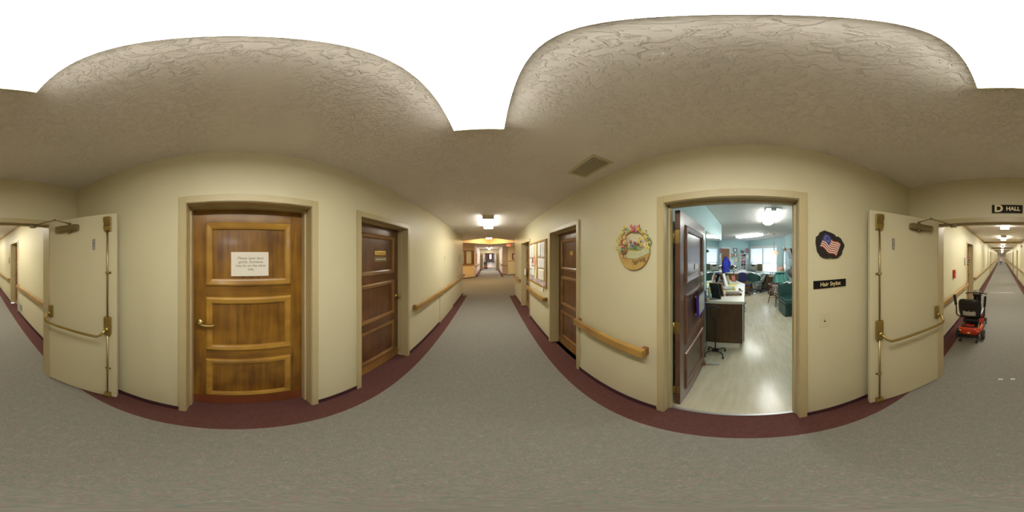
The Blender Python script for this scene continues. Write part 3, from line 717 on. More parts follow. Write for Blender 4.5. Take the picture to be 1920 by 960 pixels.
# flag on slate
t = thing('flag_plaque', 'black slate plaque painted with a waving flag', 'wall decoration', (XR+.003, -.60, 1.752), RIGHT)
pts = [(-.122, .02), (-.118, .065), (-.10, .078), (-.09, .10), (-.055, .118), (0, .104), (.03, .092), (.05, .072), (.062, .078), (.088, .062), (.122, .008), (.118, -.01), (.10, -.045), (.098, -.066), (.06, -.10), (.015, -.104), (.005, -.098), (-.03, -.103), (-.06, -.098), (-.085, -.085), (-.11, -.05)]
k = MB(); k.prism([(a*.99, b*.92) for a, b in pts], -.016, 0, 'stone'); sl = k.build('slate', t)
def fl(u, v, off=.0175):       # u along the flag 0..1, v down 0..1
    x0 = Vector((-.053, .083)); ux = Vector((.136, -.072)); vx = Vector((-.040, -.094))
    p = x0+ux*u+vx*v; wv = .008*math.sin(u*9)
    return (p.x, -off-.0015*math.sin(u*9), p.y+wv)
for i in range(13):
    k = MB(); k.grid(lambda a, b: fl(a, (i+b)/13), 20, 1, 'flagred' if i % 2 == 0 else 'flagwhite'); k.build('flag_stripe', t)
k = MB(); k.grid(lambda a, b: fl(a*.42, b*7/13, .0188), 10, 4, 'flagblue'); k.build('flag_canton', t)
k = MB()
for i in range(13):
    a = 2*PI*i/13; c_ = fl(.21+.13*math.cos(a), .27+.17*math.sin(a), .0196)
    k.cyl(c_, (c_[0], c_[1]-.001, c_[2]), .0024, 'flagwhite', seg=5, smooth=False)
k.build('flag_stars', t)
# D HALL sign
t = thing('hall_sign', 'black D HALL sign with pale letters over the double doors', 'sign', (-.058, -1.65, 2.163), BACK)
k = MB(); k.box(-.158, .158, -.010, 0, -.047, .047, 'bronze', .005); k.build('sign_frame', t)
k = MB(); k.box(-.153, .153, -.013, -.009, -.043, .043, 'signblack', .003); k.build('plate', t)
text('D', .100, 'signgold', t, (-.088, -.0135, 0), name='lettering', bold=.0045, sx=1.15)
text('HALL', .058, 'signgold', t, (.058, -.0135, 0), name='lettering', bold=.0022, sx=1.02)
# ceiling vent
t = thing('ceiling_vent', 'square slatted air vent in the ceiling', 'vent', (.812, 1.163, CZ), 0)
k = MB(); W, L = .105, .205
k.box(-W, -W+.022, -L, L, -.008, 0, 'ivory', .002); k.box(W-.022, W, -L, L, -.008, 0, 'ivory', .002); k.box(-W+.022, W-.022, -L, -L+.022, -.008, 0, 'ivory', .002); k.box(-W+.022, W-.022, L-.022, L, -.008, 0, 'ivory', .002); k.build('vent_frame', t)
k = MB(); k.box(-W+.02, W-.02, -L+.02, L-.02, -.001, 0, 'dark'); k.build('duct_shade', t)  # flat dark sheet; its colour stands for shade inside the duct
for i in range(15):
    yy = -L+.035+i*(2*L-.07)/14
    k = MB(); k.box(-W+.022, W-.022, -.0048, .0048, -.0008, .0008, 'ivory', T=Matrix.Translation((0, yy, -.0065)) @ Matrix.Rotation(R(-25), 4, 'X')); k.build('vent_slat', t)
# small floor level grille in the D hall
t = thing('wall_grille', 'small grey grille low on the wall in the D hall', 'vent', (XL, -4.22, .25), LEFT)
k = MB(); k.box(-.14, .14, -.012, 0, -.10, .10, 'grill', .004); k.box(-.11, .11, -.014, -.011, -.075, .075, 'dark'); k.build('grille_frame', t)  # dark backing puts the shade behind the bars into colour
for i in range(8):
    k = MB(); z = -.066+i*.019; k.box(-.11, .11, -.018, -.013, z-.003, z+.003, 'grill', .001); k.build('grille_bar', t)
# fire alarm
t = thing('fire_alarm', 'red fire alarm pull station on the D hall wall', 'fire alarm', (XR+.003, -3.45, 1.27), RIGHT)
k = MB(); k.box(-.055, .055, -.05, 0, -.085, .10, 'alarmred', .008); k.build('alarm_body', t)
k = MB(); k.box(-.04, .04, -.062, -.048, -.03, -.005, 'white', .004); k.build('pull_bar', t)
text('FIRE', .03, 'white', t, (0, -.0505, .06), name='lettering', bold=.001)
# room plaque by wreathed door
k = MB(); k.box(-.06, .06, -.01, 0, -.11, .11, 'bronze', .003); k.box(-.045, .045, -.012, -.01, .02, .09, 'silver', .001); k.box(-.045, .045, -.012, -.01, -.09, -.01, 'silver', .001)
tag(k.build('room_plaque', None, (XR+.003, -4.55, 1.51), RIGHT), 'dark room plaque beside the wreathed door', 'plaque')
k = MB(); k.box(-.06, .06, -.01, 0, -.11, .11, 'bronze', .003); k.box(-.045, .045, -.012, -.01, .02, .09, 'silver', .001)
tag(k.build('room_plaque', None, (XL, -5.85, 1.51), LEFT), 'dark room plaque beside the door past the wall grille', 'plaque')
# wreath
t = thing('door_wreath', 'bushy wreath with pink flowers on the D hall door', 'wreath', (XR+.06, -5.28, 1.58), RIGHT)
k = MB(); rnd = random.Random(3)
pts = [(.15*math.cos(a), .04, .15*math.sin(a)) for a in [2*PI*i/20 for i in range(20)]]
k.tube(pts, .035, 'brown', 8, closed=True)
for i in range(90):
    a = rnd.uniform(0, 2*PI); rr = .15+rnd.uniform(-.05, .06); c_ = (rr*math.cos(a), .02-rnd.uniform(0, .05), rr*math.sin(a))
    k.sph(c_, rnd.uniform(.012, .026), rnd.choice(['green', 'green', 'brown', 'blackf']), (1, .6, 1.5), 6, Matrix.Rotation(rnd.uniform(0, 6), 4, 'Y'))
k.build('foliage', t)
for i in range(12):
    a = 2.6*i; rr = .13+.04*math.sin(i*3); k = MB(); c_ = (rr*math.cos(a), -.045, rr*math.sin(a)+.01)
    for q in range(5): k.sph((c_[0]+.018*math.cos(q*1.257), c_[1], c_[2]+.018*math.sin(q*1.257)), .014, 'rose' if i % 3 else 'flagwhite', (1, .5, 1), 6)
    k.sph(c_, .01, 'yellow', seg=6); k.build('flower', t)
k = MB(); k.sph((0, .06, -.20), .05, 'stone', (1.1, .6, 1.4)); k.build('bow', t)
# exit sign in lobby
t = thing('exit_sign', 'lit red exit sign hanging from the lobby ceiling', 'exit sign', (1.29, 10.95, 2.41), FRONT)
k = MB(); k.box(-.15, .15, 0, .05, -.10, .09, 'white', .006); k.box(-.02, .02, .01, .04, .09, .126, 'white'); k.build('sign_box', t)
k = MB(); k.box(-.135, .135, -.004, 0, -.085, .075, 'exit'); k.build('sign_face', t)
text('EXIT', .12, 'white', t, (0, -.0045, -.005), name='lettering', bold=.003)
# lobby lamp
t = thing('tray_lamp', 'round warm ceiling lamp inside the lobby tray ceiling', 'ceiling light', (-.05, 10.5, CZ+.38), 0)
k = MB(); k.cyl((0, 0, -.05), (0, 0, 0), .21, 'white', seg=28); k.build('lamp_base', t)
k = MB(); k.lathe([(.2, -.05), (.185, -.09), (.13, -.125), (.06, -.14), (0, -.143)], (0, 0, 0), 'warm', 28); k.build('lamp_shade', t)
# lobby window on the peach wall
wa_, wb_ = along(853, F1a, F1b), along(888.3, F1a, F1b); mu0, mu1 = along(869.5, F1a, F1b)-(wa_+wb_)/2, along(873.8, F1a, F1b)-(wa_+wb_)/2
ang = math.atan2(F1b[1]-F1a[1], F1b[0]-F1a[0])
mx_ = (wa_+wb_)/2; hw = (wb_-wa_)/2; bx_ = (F1a[0]+mx_*math.cos(ang), F1a[1]+mx_*math.sin(ang), 0)
t = thing('window_1', 'red brown framed lobby window with vertical blinds', 'window', bx_, ang, None, 'structure')
k = MB(); z0, z1 = 1.02, 2.11
k.box(-hw, hw, -.05, .01, z0, z0+.08, 'redwood', .004); k.box(-hw, hw, -.05, .01, z1-.08, z1, 'redwood', .004)
k.box(-hw, -hw+.2, -.05, .01, z0, z1, 'redwood', .004); k.box(hw-.26, hw, -.05, .01, z0, z1, 'redwood', .004); k.box(mu0, mu1, -.045, .01, z0, z1, 'redwood', .004)
k.box(-hw-.03, hw+.03, -.09, .01, z0-.03, z0+.01, 'oak', .004)
k.build('window_frame', t)
k = MB(); k.box(-hw+.08, hw-.08, -.016, -.012, z0+.08, z1-.08, 'glass'); k.build('pane', t)
k = MB()
for (q0, q1) in ((-hw+.2, mu0), (mu1, hw-.26)):
    nn = max(3, int((q1-q0)/.08))
    for i in range(nn): a = q0+(q1-q0)*i/nn; k.box(a+.003, a+(q1-q0)/nn-.003, -.008, -.004, z0+.08, z1-.08, 'ivory', .001)
k.build('vertical_blind', t)
# picture and ledge on the right angled wall
def gw(px): 
    p, q = on_line(px, G2, G1); return p
angG = math.atan2(G1[1]-G2[1], G1[0]-G2[0])
pa, pb = gw(960), gw(971)
c_ = (pa+pb)/2; hw = (pb-pa).length/2
t = thing('framed_picture', 'dark framed picture on the far right lobby wall', 'picture', (c_.x, c_.y, 1.63), angG)
k = MB()
k.box(-hw, hw, -.04, 0, .20, .27, 'redwood', .005); k.box(-hw, hw, -.04, 0, -.27, -.20, 'redwood', .005); k.box(-hw, -hw+.12, -.04, 0, -.2, .2, 'redwood', .005); k.box(hw-.12, hw, -.04, 0, -.2, .2, 'redwood', .005); k.build('picture_frame', t)
k = MB(); k.box(-hw+.12, hw-.12, -.012, 0, -.2, .2, 'pink'); k.build('picture_print', t)
pa, pb = gw(952.6), gw(972); L = (pb-pa).length
t = thing('wall_ledge', 'low cream counter front with dark top edge across the lobby', 'counter', ((pa.x+pb.x)/2, (pa.y+pb.y)/2, 0), angG)
k = MB(); k.box(-L/2, L/2, -.05, 0, .065, 1.20, 'wall', .002); k.build('counter_front', t)
k = MB(); k.box(-L/2, L/2, -.08, 0, 1.20, 1.24, 'walnut', .004); k.build('counter_top', t)
# bulletin on left far wall
k = MB(); k.box(-.5, .5, -.02, 0, -.45, .35, 'tan', .004); tag(k.build('notice_board', None, (-1.16, 14.2, 1.55), LEFT), 'tan notice board on the left wall of the far corridor', 'board')
# window far away
t = thing('window_2', 'bright narrow window at the very end of the far corridor', 'window', (0, 46, 0), 0, None, 'structure')
k = MB(); k.box(-.41, -.37, -.02, .06, .9, 2.1, 'white'); k.box(.45, .49, -.02, .06, .9, 2.1, 'white'); k.box(-.41, .49, -.02, .06, .86, .9, 'white'); k.box(-.41, .49, -.02, .06, 2.1, 2.14, 'white'); k.build('window_frame', t)
k = MB(); k.box(-.37, .45, .03, .034, .9, 2.1, 'glass'); k.build('pane', t)
k = MB()
for i in range(6): k.cyl((-.35+i*.065, -.05, .75), (-.35+i*.065, -.05, 2.15), .035, 'orange', seg=8)
tag(k.build('curtain'), 'orange curtain at the end of the far corridor', 'curtain').location = (0, 45.97, 0)
# end wall notice board and chair rail in the D hall
k = MB(); k.box(-.55, .55, -.02, 0, -.35, .35, 'oak', .005); b0 = thing('bulletin_board', 'pale bulletin board on the far end wall of the D hall', 'bulletin board', (-.1, -41.9, 1.75), BACK)
k.build('board_frame', b0); k = MB(); k.box(-.5, .5, -.024, -.018, -.3, .3, 'floralb'); k.build('board_face', b0)
rl = thing('handrail', 'handrail across the far end wall of the D hall', 'handrail', (-.05, -41.9, .845), BACK, HR)
k = MB(); k.box(-1.0, 1.0, -.09, -.045, -.035, .035, 'oak', .006); k.build('rail', rl)
for a_ in (-1.0, .96): k = MB(); k.box(a_, a_+.04, -.046, 0, -.035, .035, 'oakend'); k.build('end_return', rl)
# small alarm horn in D hall
k = MB(); k.box(-.06, .06, -.05, 0, -.06, .06, 'alarmred', .006); k.sph((0, -.05, 0), .035, 'white', (1, .5, 1)); tag(k.build('alarm_horn', None, (XL, -9.2, 2.22), LEFT), 'small red alarm horn high on the D hall wall', 'alarm')
k = MB(); k.lathe([(0, 0), (.06, 0), (.055, -.03), (.02, -.045), (0, -.046)], (0, 0, 0), 'yellow', 16); tag(k.build('smoke_detector', None, (-.65, -8.6, CZ), 0), 'small round detector on the D hall ceiling', 'smoke detector')

# ------------------------------------------------------------ bulletin board with papers
bb = thing('bulletin_board', 'oak framed bulletin board covered in papers on the corridor wall', 'bulletin board', (XR, 3.51, 1.525), RIGHT)
W, Z = .665, .475
k = MB(); fr = .035
k.box(-W, W, -.025, 0, Z-fr, Z, 'oak', .004); k.box(-W, W, -.025, 0, -Z, -Z+fr, 'oak', .004); k.box(-W, -W+fr, -.025, 0, -Z+fr, Z-fr, 'oak', .004); k.box(W-fr, W, -.025, 0, -Z+fr, Z-fr, 'oak', .004); k.build('board_frame', bb)
k = MB(); k.box(-W+fr, W-fr, -.008, 0, -Z+fr, Z-fr, 'cork'); k.build('cork_panel', bb)
k = MB(); k.box(-W+fr, W-fr, -.010, -.008, -Z+fr, -Z+fr+.085, 'floralb'); k.box(W-fr-.03, W-fr, -.010, -.008, -Z+fr+.085, .12, 'floralb'); k.build('border_strip', bb)
def sheet(name, x0, x1, z0, z1, m, label, lines=0, dep=.0105, rot=0, grp='sheets pinned to the bulletin board'):
    cx, cz = (x0+x1)/2, (z0+z1)/2
    t_ = thing(name, label, 'paper', (XR-dep, 3.51-cx, 1.525+cz), RIGHT, grp)
    w_, h2 = (x1-x0)/2, (z1-z0)/2
    k_ = MB(); k_.grid(lambda a, b: (-w_+2*w_*a, -.004*math.sin(b*PI)*(.5+a*.5), -h2+2*h2*b), 6, 6, m); T_ = Matrix.Rotation(rot, 4, 'Y')
    for v in k_.bm.verts: v.co = T_ @ v.co
    k_.build('sheet', t_, mod=.0006)
    if lines:
        k_ = MB()
        for i in range(lines):
            zz = h2-.035-i*(2*h2-.06)/lines; ww = w_*(.82-.2*((i*7) % 3)/2); k_.box(-w_*.85, ww, -.0056, -.0050, zz-.0016, zz+.0016, 'palelines')
        k_.build('printed_lines', t_)
    k_ = MB(); k_.sph((0, -.006, h2-.012), .005, 'white', seg=8); k_.build('push_pin', t_)
    return t_
sheet('paper_sheet', -.62, -.42, .10, .42, 'paperw', 'white sheet at the top left corner of the bulletin board', 12)
sheet('paper_sheet', -.40, -.20, .10, .43, 'paperw', 'white sheet at the top of the bulletin board, left of the yellow banner', 12)
sheet('paper_sheet', -.62, -.42, -.18, .08, 'paperw', 'white sheet halfway down the left edge of the bulletin board', 9)
sheet('paper_sheet', -.40, -.19, -.08, .09, 'paperw', 'white sheet with a small brown photo beside the red figure', 3)
sheet('paper_sheet', -.60, -.42, -.34, -.20, 'paperw', 'white sheet at the bottom left of the bulletin board', 6)
sheet('paper_sheet', -.40, -.18, -.35, -.10, 'paperw', 'white sheet low on the board, left of the yellow banner', 8)
sheet('paper_sheet', .10, .30, .13, .43, 'paperw', 'white sheet at the top right, next to the yellow banner', 10)
sheet('paper_sheet', .32, .56, .12, .43, 'paperw', 'white sheet at the top right corner of the board', 12)
sheet('paper_sheet', .12, .56, -.10, .10, 'paperw', 'wide white sheet in the middle of the right half of the board', 7, rot=.02)
sheet('paper_sheet', .14, .52, -.36, -.12, 'paper', 'wide cream sheet low on the right half of the board', 8, rot=-.03)
k = MB(); k.box(.47, .58, -.02, -.014, -.44, -.30, 'paperw', T=Matrix.Rotation(.25, 4, 'Y')); k.build('folded_sheet', None, (XR, 3.51, 1.525), RIGHT)
tag(bpy.data.objects['folded_sheet'], 'small tilted white slip at the lower right corner of the board', 'paper', 'sheets pinned to the bulletin board')
k = MB(); k.box(-.05, .05, -.003, 0, -.07, .07, 'brown'); tag(k.build('snapshot', None, (XR-.018, 3.80, 1.57), RIGHT), 'small brown photo pinned on the bulletin board', 'photo')
k = MB(); k.prism([(-.16, .42), (.04, .42), (.03, .1), (.06, -.05), (.0, -.38), (-.14, -.38), (-.10, -.05), (-.14, .1)], -.003, 0, 'bannery')
o = k.build('paper_banner', None, (XR-.017, 3.51, 1.525), RIGHT); tag(o, 'long yellow paper banner down the middle of the bulletin board', 'paper')
k = MB(); k.prism([(-.11, .18), (-.02, .10), (.05, -.02), (-.02, -.07), (-.08, -.18), (-.10, -.02), (-.17, .01), (-.13, .07)], -.003, 0, 'coral'); o = k.build('paper_cutout', None, (XR-.0215, 3.51, 1.525), RIGHT); tag(o, 'red orange paper cutout over the yellow banner', 'paper')
# decorations on door D
rnd = random.Random(5)
for i, (z, s_) in enumerate(((1.86, .09), (1.72, .10), (1.57, .11), (1.40, .10), (1.25, .08))):
    k = MB(); pts = [(s_*(1+.25*math.sin(3*a+i))*math.cos(a), s_*(1+.2*math.cos(2*a+i))*math.sin(a)) for a in [2*PI*q/16 for q in range(16)]]
    k.prism(pts, -.003, 0, 'tan' if i % 2 else 'paper')
    tag(k.build('paper_cutout', None, (XR+.157, 4.78-(.03 if i % 2 else -.03), z), RIGHT), '%s of the pale paper cutouts down the decorated brown door' % ['topmost', 'second', 'third', 'fourth', 'lowest'][i], 'paper', 'paper cutouts on the decorated door')
k = MB(); k.box(-.10, .10, -.006, 0, -.09, .09, 'paperw', T=Matrix.Rotation(.12, 4, 'Y')); k.tube([(-.05, 0, .08), (0, .02, .13), (.05, 0, .08)], .003, 'white', 6)
tag(k.build('door_hanger', None, (XR+.075, 5.05, 1.17), RIGHT), 'white card hanging from the handle of the decorated door', 'card')

# ------------------------------------------------------------ spring basket
t = thing('spring_basket', 'painted spring flower basket with a rabbit hanging on the wall', 'wall decoration', (XR+.002, .853, 1.745), RIGHT)
Tt = Matrix.Rotation(R(8), 4, 'Y')
def rp(x, z, y=0): v = Tt @ Vector((x, 0, z)); return (v.x, y, v.z)
k = MB(); k.X = Tt
k.prism([(.165*math.cos(a), .165*math.sin(a)*1.0-.02) for a in [PI+PI*i/24 for i in range(25)]], -.022, 0, 'ochre'); k.build('bowl', t)
k = MB(); k.X = Tt; a_ = [(-.168, -.01), (-.13, -.045), (-.05, -.085), (.05, -.075), (.12, -.04), (.168, -.01), (.16, .012), (.10, -.01), (.03, -.03), (-.06, -.035), (-.14, 0)]
k.prism([(x_, z_-.012 if i_ < 6 else z_) for i_, (x_, z_) in enumerate(a_)], -.027, -.004, 'moss'); k.build('moss_rim', t)
k = MB(); k.X = Tt; k.tube([(.15*math.cos(a), -.012, -.02+.165*math.sin(a)) for a in [PI*i/24 for i in range(25)]], .012, 'ochre', 8); k.build('basket_handle', t)
k = MB(); k.X = Tt
for s_ in (-1, 1):
    k.prism([(0, .160), (s_*.045, .190), (s_*.05, .165), (s_*.025, .150)], -.03, -.022, 'rose'); k.prism([(0, .155), (s_*.03, .148), (s_*.028, .125), (s_*.008, .135)], -.03, -.022, 'rose')
k.cyl((0, -.028, .125), (0, -.028, .185), .005, 'violet', seg=8); k.build('butterfly', t)
# rabbit
k = MB(); k.X = Tt
k.sph((-.085, -.03, -.035), .036, 'brown', (1, .6, 1.2)); k.sph((-.085, -.034, .028), .026, 'tan', (1, .75, 1)); k.sph((-.070, -.050, .022), .011, 'tan', seg=8)
for s_ in (-1, 1): k.sph((-.092+s_*.010, -.03, .066), .009, 'tan', (1, .6, 3), 8); k.sph((-.085+s_*.014, -.03, -.082), .011, 'tan', (1, .8, 2.0), 8); k.sph((-.066, -.052, .034), .003, 'blackink', seg=6)
rb = k.build('rabbit', t)
k = MB(); k.X = Tt; k.sph((-.105, -.034, .034), .022, 'flagred', (.6, .8, 1.3), 8); k.sph((-.082, -.055, -.004), .013, 'rose', (1.5, .6, .8), 8); k.sph((-.085, -.045, -.03), .022, 'green', (1, .6, .7), 8); k.build('bonnet_and_bow', rb)
rnd = random.Random(11)
def daisy(x, z, s_=1, c='yellow'):
    k_ = MB(); k_.X = Tt; y = -.03-rnd.uniform(0, .006)
    for q in range(6): a = q*PI/3+rnd.uniform(0, .5); k_.sph((x+.010*s_*math.cos(a), y, z+.010*s_*math.sin(a)), .0065*s_, c, (1, .4, 1), 6)
    k_.sph((x, y-.004, z), .005*s_, 'ochre', seg=6); k_.build('daisy', t)
for (x, z) in ((-.11, .165), (-.135, .10), (-.155, .085), (-.185, .045), (-.16, .02), (-.18, -.02), (-.12, .13), (.04, .155), (.085, .13), (.07, .08), (.09, .03), (.14, .035), (.155, .015), (.06, .05), (.12, .09), (-.14, .055)): daisy(x, z)
k = MB(); k.X = Tt
for i in range(46):
    s_ = rnd.choice((-1, 1)); a = rnd.uniform(.05, 1.35); rr = .165+rnd.uniform(-.01, .03)
    k.sph((s_*rr*math.cos(a), -.02, -.015+rr*math.sin(a)), .010, 'green' if i % 3 else 'flagwhite', (1, .4, .45), 6, Matrix.Rotation(rnd.uniform(0, 3), 4, 'Y'))
k.build('leaves', t)
for (x, z, c) in ((-.035, .045, 'rose'), (.01, .035, 'violet'), (.035, .03, 'rose'), (-.01, .01, 'violet'), (.062, .045, 'violet'), (.02, .0, 'green')):
    k = MB(); k.X = Tt; k.cyl((x, -.018, -.05), (x, -.018, z), .0028, 'green', seg=6)
    for s_ in (-1, 0, 1): k.sph((x+s_*.007, -.02, z+.004), .008, c, (.7, .7, 1.5), 6)
    for s_ in (-1, 1): k.sph((x+s_*.010, -.018, -.02), .007, 'green', (.6, .5, 3), 6, Matrix.Rotation(s_*.35, 4, 'Y'))
    k.build('tulip', t)
text('Spring', .052, 'blackink', t, (.062, -.0235, -.108), rot=(PI/2, R(-18), 0), name='lettering')

for x, nm in ((.012, 'left'), (-.122, 'right')):
    t = thing('floor_sticker', '%s of the two tiny white stickers on the carpet before the D hall' % nm, 'sticker', (x, -1.776, 0), 0, 'tiny white stickers on the carpet')
    k = MB(); k.box(-.024, .024, -.012, .012, 0, .002, 'white', .0008); k.build('sticker_edge', t)
    k = MB(); k.box(-.012, .012, -.003, .003, .002, .0026, 'ink'); k.build('printed_mark', t)
# ============================================================ hair salon
# window with blinds and air conditioner
angW = math.atan2(P3[1]-P2[1], P3[0]-P2[0])
ws, we = wa, wb; wc = (ws+we)/2; hw = (we-ws)/2
wp = (P2[0]+wc*math.cos(angW), P2[1]+wc*math.sin(angW), 0)
RW = angW+PI            # local x to the right seen from inside, y into the wall
# P2->P3 runs left to right on screen; room side is the right hand of that direction: flip so that y goes into the wall
t = thing('window_3', 'wide white framed salon window with daylight behind blinds', 'window', wp, angW, None, 'structure')
k = MB(); z0, z1 = .88, 2.14
for (a, b) in ((-hw-.05, -hw+.03), (hw-.03, hw+.05), (-.035, .035)): k.box(a, b, -.02, .10, z0-.04, z1+.05, 'white', .004)
k.box(-hw-.05, hw+.05, -.02, .10, z1-.02, z1+.06, 'white', .004); k.box(-hw-.06, hw+.06, -.06, .10, z0-.05, z0, 'white', .004)
k.box(-hw, -.035, .05, .08, 1.29, 1.33, 'white', .003); k.box(.035, hw, .05, .08, 1.29, 1.33, 'white', .003)
k.build('window_frame', t)
for (a, b) in ((-hw+.03, -.035), (.035, hw-.03)):
    k = MB(); k.box(a, b, .06, .064, z0, z1-.02, 'glass'); k.build('pane', t)
for (a, b, nm) in ((-hw+.035, -.04, 'left'), (.04, hw-.035, 'right')):
    bl = thing('window_blind', 'white slatted blind over the %s half of the salon window' % nm, 'blind', wp, angW, 'blinds in the salon window')
    k = MB(); k.box(a, b, -.005, .04, 2.08, 2.12, 'white', .003); k.build('head_rail', bl)
    k = MB(); nb = 30
    for i in range(nb):
        z = 2.07-i*(.80/nb); k.box(a, b, -.0155, .0155, -.0006, .0006, 'slat', T=Matrix.Translation((0, .018, z)) @ Matrix.Rotation(R(-52), 4, 'X'))
    o = k.build('slats', bl); o['kind'] = 'stuff'
    k = MB(); k.box(a, b, .005, .03, 1.25, 1.268, 'white', .002); k.build('bottom_rail', bl)
    for q in (a+.08, b-.08):
        k = MB(); k.cyl((q, .004, 1.26), (q, .004, 2.08), .0015, 'white', seg=5); k.build('blind_cord', bl)
t = thing('air_conditioner', 'beige window air conditioner under the left salon blind', 'air conditioner', wp, angW)
acx = -hw+.30
k = MB(); k.box(acx-.20, acx+.22, -.16, .30, .885, 1.22, 'grill', .012); k.build('casing', t)
k = MB(); k.box(acx-.18, acx+.14, -.172, -.158, .90, 1.10, 'ivory', .004)
for i in range(8): k.box(acx-.17, acx+.13, -.176, -.171, .915+i*.022, .922+i*.022, 'grill')
k.build('front_grille', t)
k = MB(); k.box(acx-.05, acx+.18, -.168, -.158, 1.12, 1.19, 'black', .003); k.build('control_panel', t)
for q0_, q1_, m_ in ((-hw+.03, acx-.20, 'ivory'), (acx+.22, -.035, 'bronze')): k = MB(); k.box(q0_, q1_, .01, .03, .885, 1.25, m_); k.build('side_curtain', t)
# outside ground for the daylight
k = MB(); k.quad([(8, -14, -.3), (30, -14, -.3), (30, 14, -.3), (8, 14, -.3)], 'lawn'); struct(k.build('ground'), 'pale ground outside the salon window', 'ground')
# ceiling lights of the salon
SG = 'rounded fluorescent lights on the salon ceiling'
def salon_light(label, loc, rz, L):
    t = thing('ceiling_light', label, 'ceiling light', loc, rz, SG)
    k = MB(); k.box(-L/2-.02, L/2+.02, -.14, .14, -.015, 0, 'white', .005); k.build('housing', t)
    k = MB()
    pr = []
    def sec(u):
        e = max(0., 1-((abs(u)*2)**6)); return max(.25, e**.5)
    def fn(a, b):
        u = a-.5; an = PI*b; s_ = sec(u); return (u*L, .135*math.cos(an)*s_, -.015-.085*math.sin(an)*s_)
    k.grid(fn, 24, 12, 'lensS'); k.build('diffuser', t)
    for q_ in (-L/2-.02, L/2): k = MB(); k.box(q_, q_+.02, -.05, .05, -.06, -.01, 'white', .005); k.build('end_cap', t)
    return t
salon_light('bright fluorescent light on the salon ceiling nearest the doorway', (3.45, -.52, CZ-.002), R(-3), 1.35)
salon_light('rounded fluorescent light farther back on the salon ceiling', (6.6, -.15, CZ-.002), R(45), 1.5)
# mirror on the left wall
t = thing('wall_mirror', 'large wall mirror above the long counter reflecting the window', 'mirror', (3.56, .66, 1.58), 0)
k = MB(); k.box(-.89, .885, -.008, -.002, -.60, .52, 'mirror'); k.build('mirror_glass', t)
k = MB(); k.box(-.897, -.89, -.009, -.001, -.60, .52, 'edge'); k.build('mirror_edge', t)
# long counter
t = thing('salon_counter', 'long dark walnut salon counter with white top', 'counter', (2.6, 0, 0), 0)
k = MB(); k.prism([(.0, .02), (1.76, .02), (2.45, .34), (2.45, .60), (1.84, .652), (0, .652)], .88, .925, 'offwhite', 'Z')
k.build('counter_top', t)
k = MB(); k.prism([(.03, .04), (1.75, .04), (2.42, .35), (2.42, .60), (1.84, .65), (.03, .65)], .11, .879, 'walnut', 'Z'); k.build('cabinet_body', t)
k = MB(); k.prism([(.05, .10), (1.73, .10), (2.38, .40), (2.38, .58), (.05, .65)], 0, .11, 'offwhite', 'Z'); k.build('toe_kick', t)
k = MB(); k.box(.02, .04, .035, .05, .11, .88, 'offwhite', .002); k.build('edge_strip', t)
for i in range(3):
    k = MB(); k.box(.06+i*.56, .60+i*.56, .022, .04, .70, .865, 'walnut', .004); dr = k.build('drawer', t)
    k = MB(); k.tube([(.28+i*.56, .022, .79), (.28+i*.56, -.004, .79), (.38+i*.56, -.004, .79), (.38+i*.56, .022, .79)], .006, 'chrome', 8); k.build('handle', dr)
    k = MB(); k.box(.06+i*.56, .60+i*.56, .022, .04, .13, .68, 'walnut', .004); dr = k.build('door', t)
    k = MB(); k.tube([(.52+i*.56, .022, .66), (.52+i*.56, -.004, .66), (.52+i*.56, -.004, .57), (.52+i*.56, .022, .57)], .006, 'chrome', 8); k.build('handle', dr)
CT = .925
# things on the counter
def frame_on_counter(label, loc, rz, w_, h2, m, mp):
    t = thing('photo_frame', label, 'photo frame', loc, rz, 'photo frames standing on the salon counter')
    T_ = Matrix.Rotation(R(-16), 4, 'X')
    k = MB(); f_ = .018
    for (a, b, c_, d_) in ((-w_/2, w_/2, 0, f_), (-w_/2, w_/2, h2-f_, h2), (-w_/2, -w_/2+f_, f_, h2-f_), (w_/2-f_, w_/2, f_, h2-f_)): k.box(a, b, -.01, .01, c_+.004, d_+.004, m, .003, T=T_)
    k.build('frame', t)
    k = MB(); k.box(-w_/2+f_, w_/2-f_, -.002, .006, f_+.004, h2-f_+.004, 'blackf', T=T_); k.build('backing', t)
    k = MB(); k.box(-w_/2+f_+.004, w_/2-f_-.004, -.004, -.002, f_+.008, h2-f_, mp, T=T_); k.build('photo', t)
    k = MB(); k.tube([(0, .06, h2*.6), (0, .15, .006)], .005, m, 6); k.build('stand_leg', t)
frame_on_counter('black backed photo frame nearest the salon door', (2.78, .50, CT), R(62), .19, .29, 'blackf', 'greenlt')
frame_on_counter('orange brown photo frame behind the black one', (2.98, .46, CT), R(60), .17, .27, 'oak', 'yellow')
frame_on_counter('tall black folding frame by the mirror', (4.05, .545, CT), R(12), .16, .32, 'black', 'paperw')
frame_on_counter('white leaning frame beside the tall black one', (3.92, .45, CT), R(-14), .15, .33, 'white', 'paperw')
frame_on_counter('small wooden frame near the far counter end', (4.7, .34, CT), R(-60), .13, .19, 'brown', 'rose')
t = thing('book', 'brown book with pale pages lying on the counter', 'book', (3.10, .235, CT), R(-78))
k = MB(); k.box(-.145, .145, -.10, .10, 0, .008, 'walnut', .002); k.box(-.145, .145, -.10, .10, .034, .042, 'walnut', .002); k.box(-.148, .148, -.104, -.096, 0, .042, 'walnut', .003); k.build('cover', t)
k = MB(); k.box(-.14, .14, -.096, .096, .008, .034, 'tan'); k.build('pages', t)
k = MB(); k.tube([(-.10, -.1045, .016), (-.06, -.1045, .028), (-.02, -.1045, .014), (.03, -.1045, .027), (.07, -.1045, .016), (.11, -.1045, .026)], .0035, 'signgold', 6); k.build('spine_lettering', t)
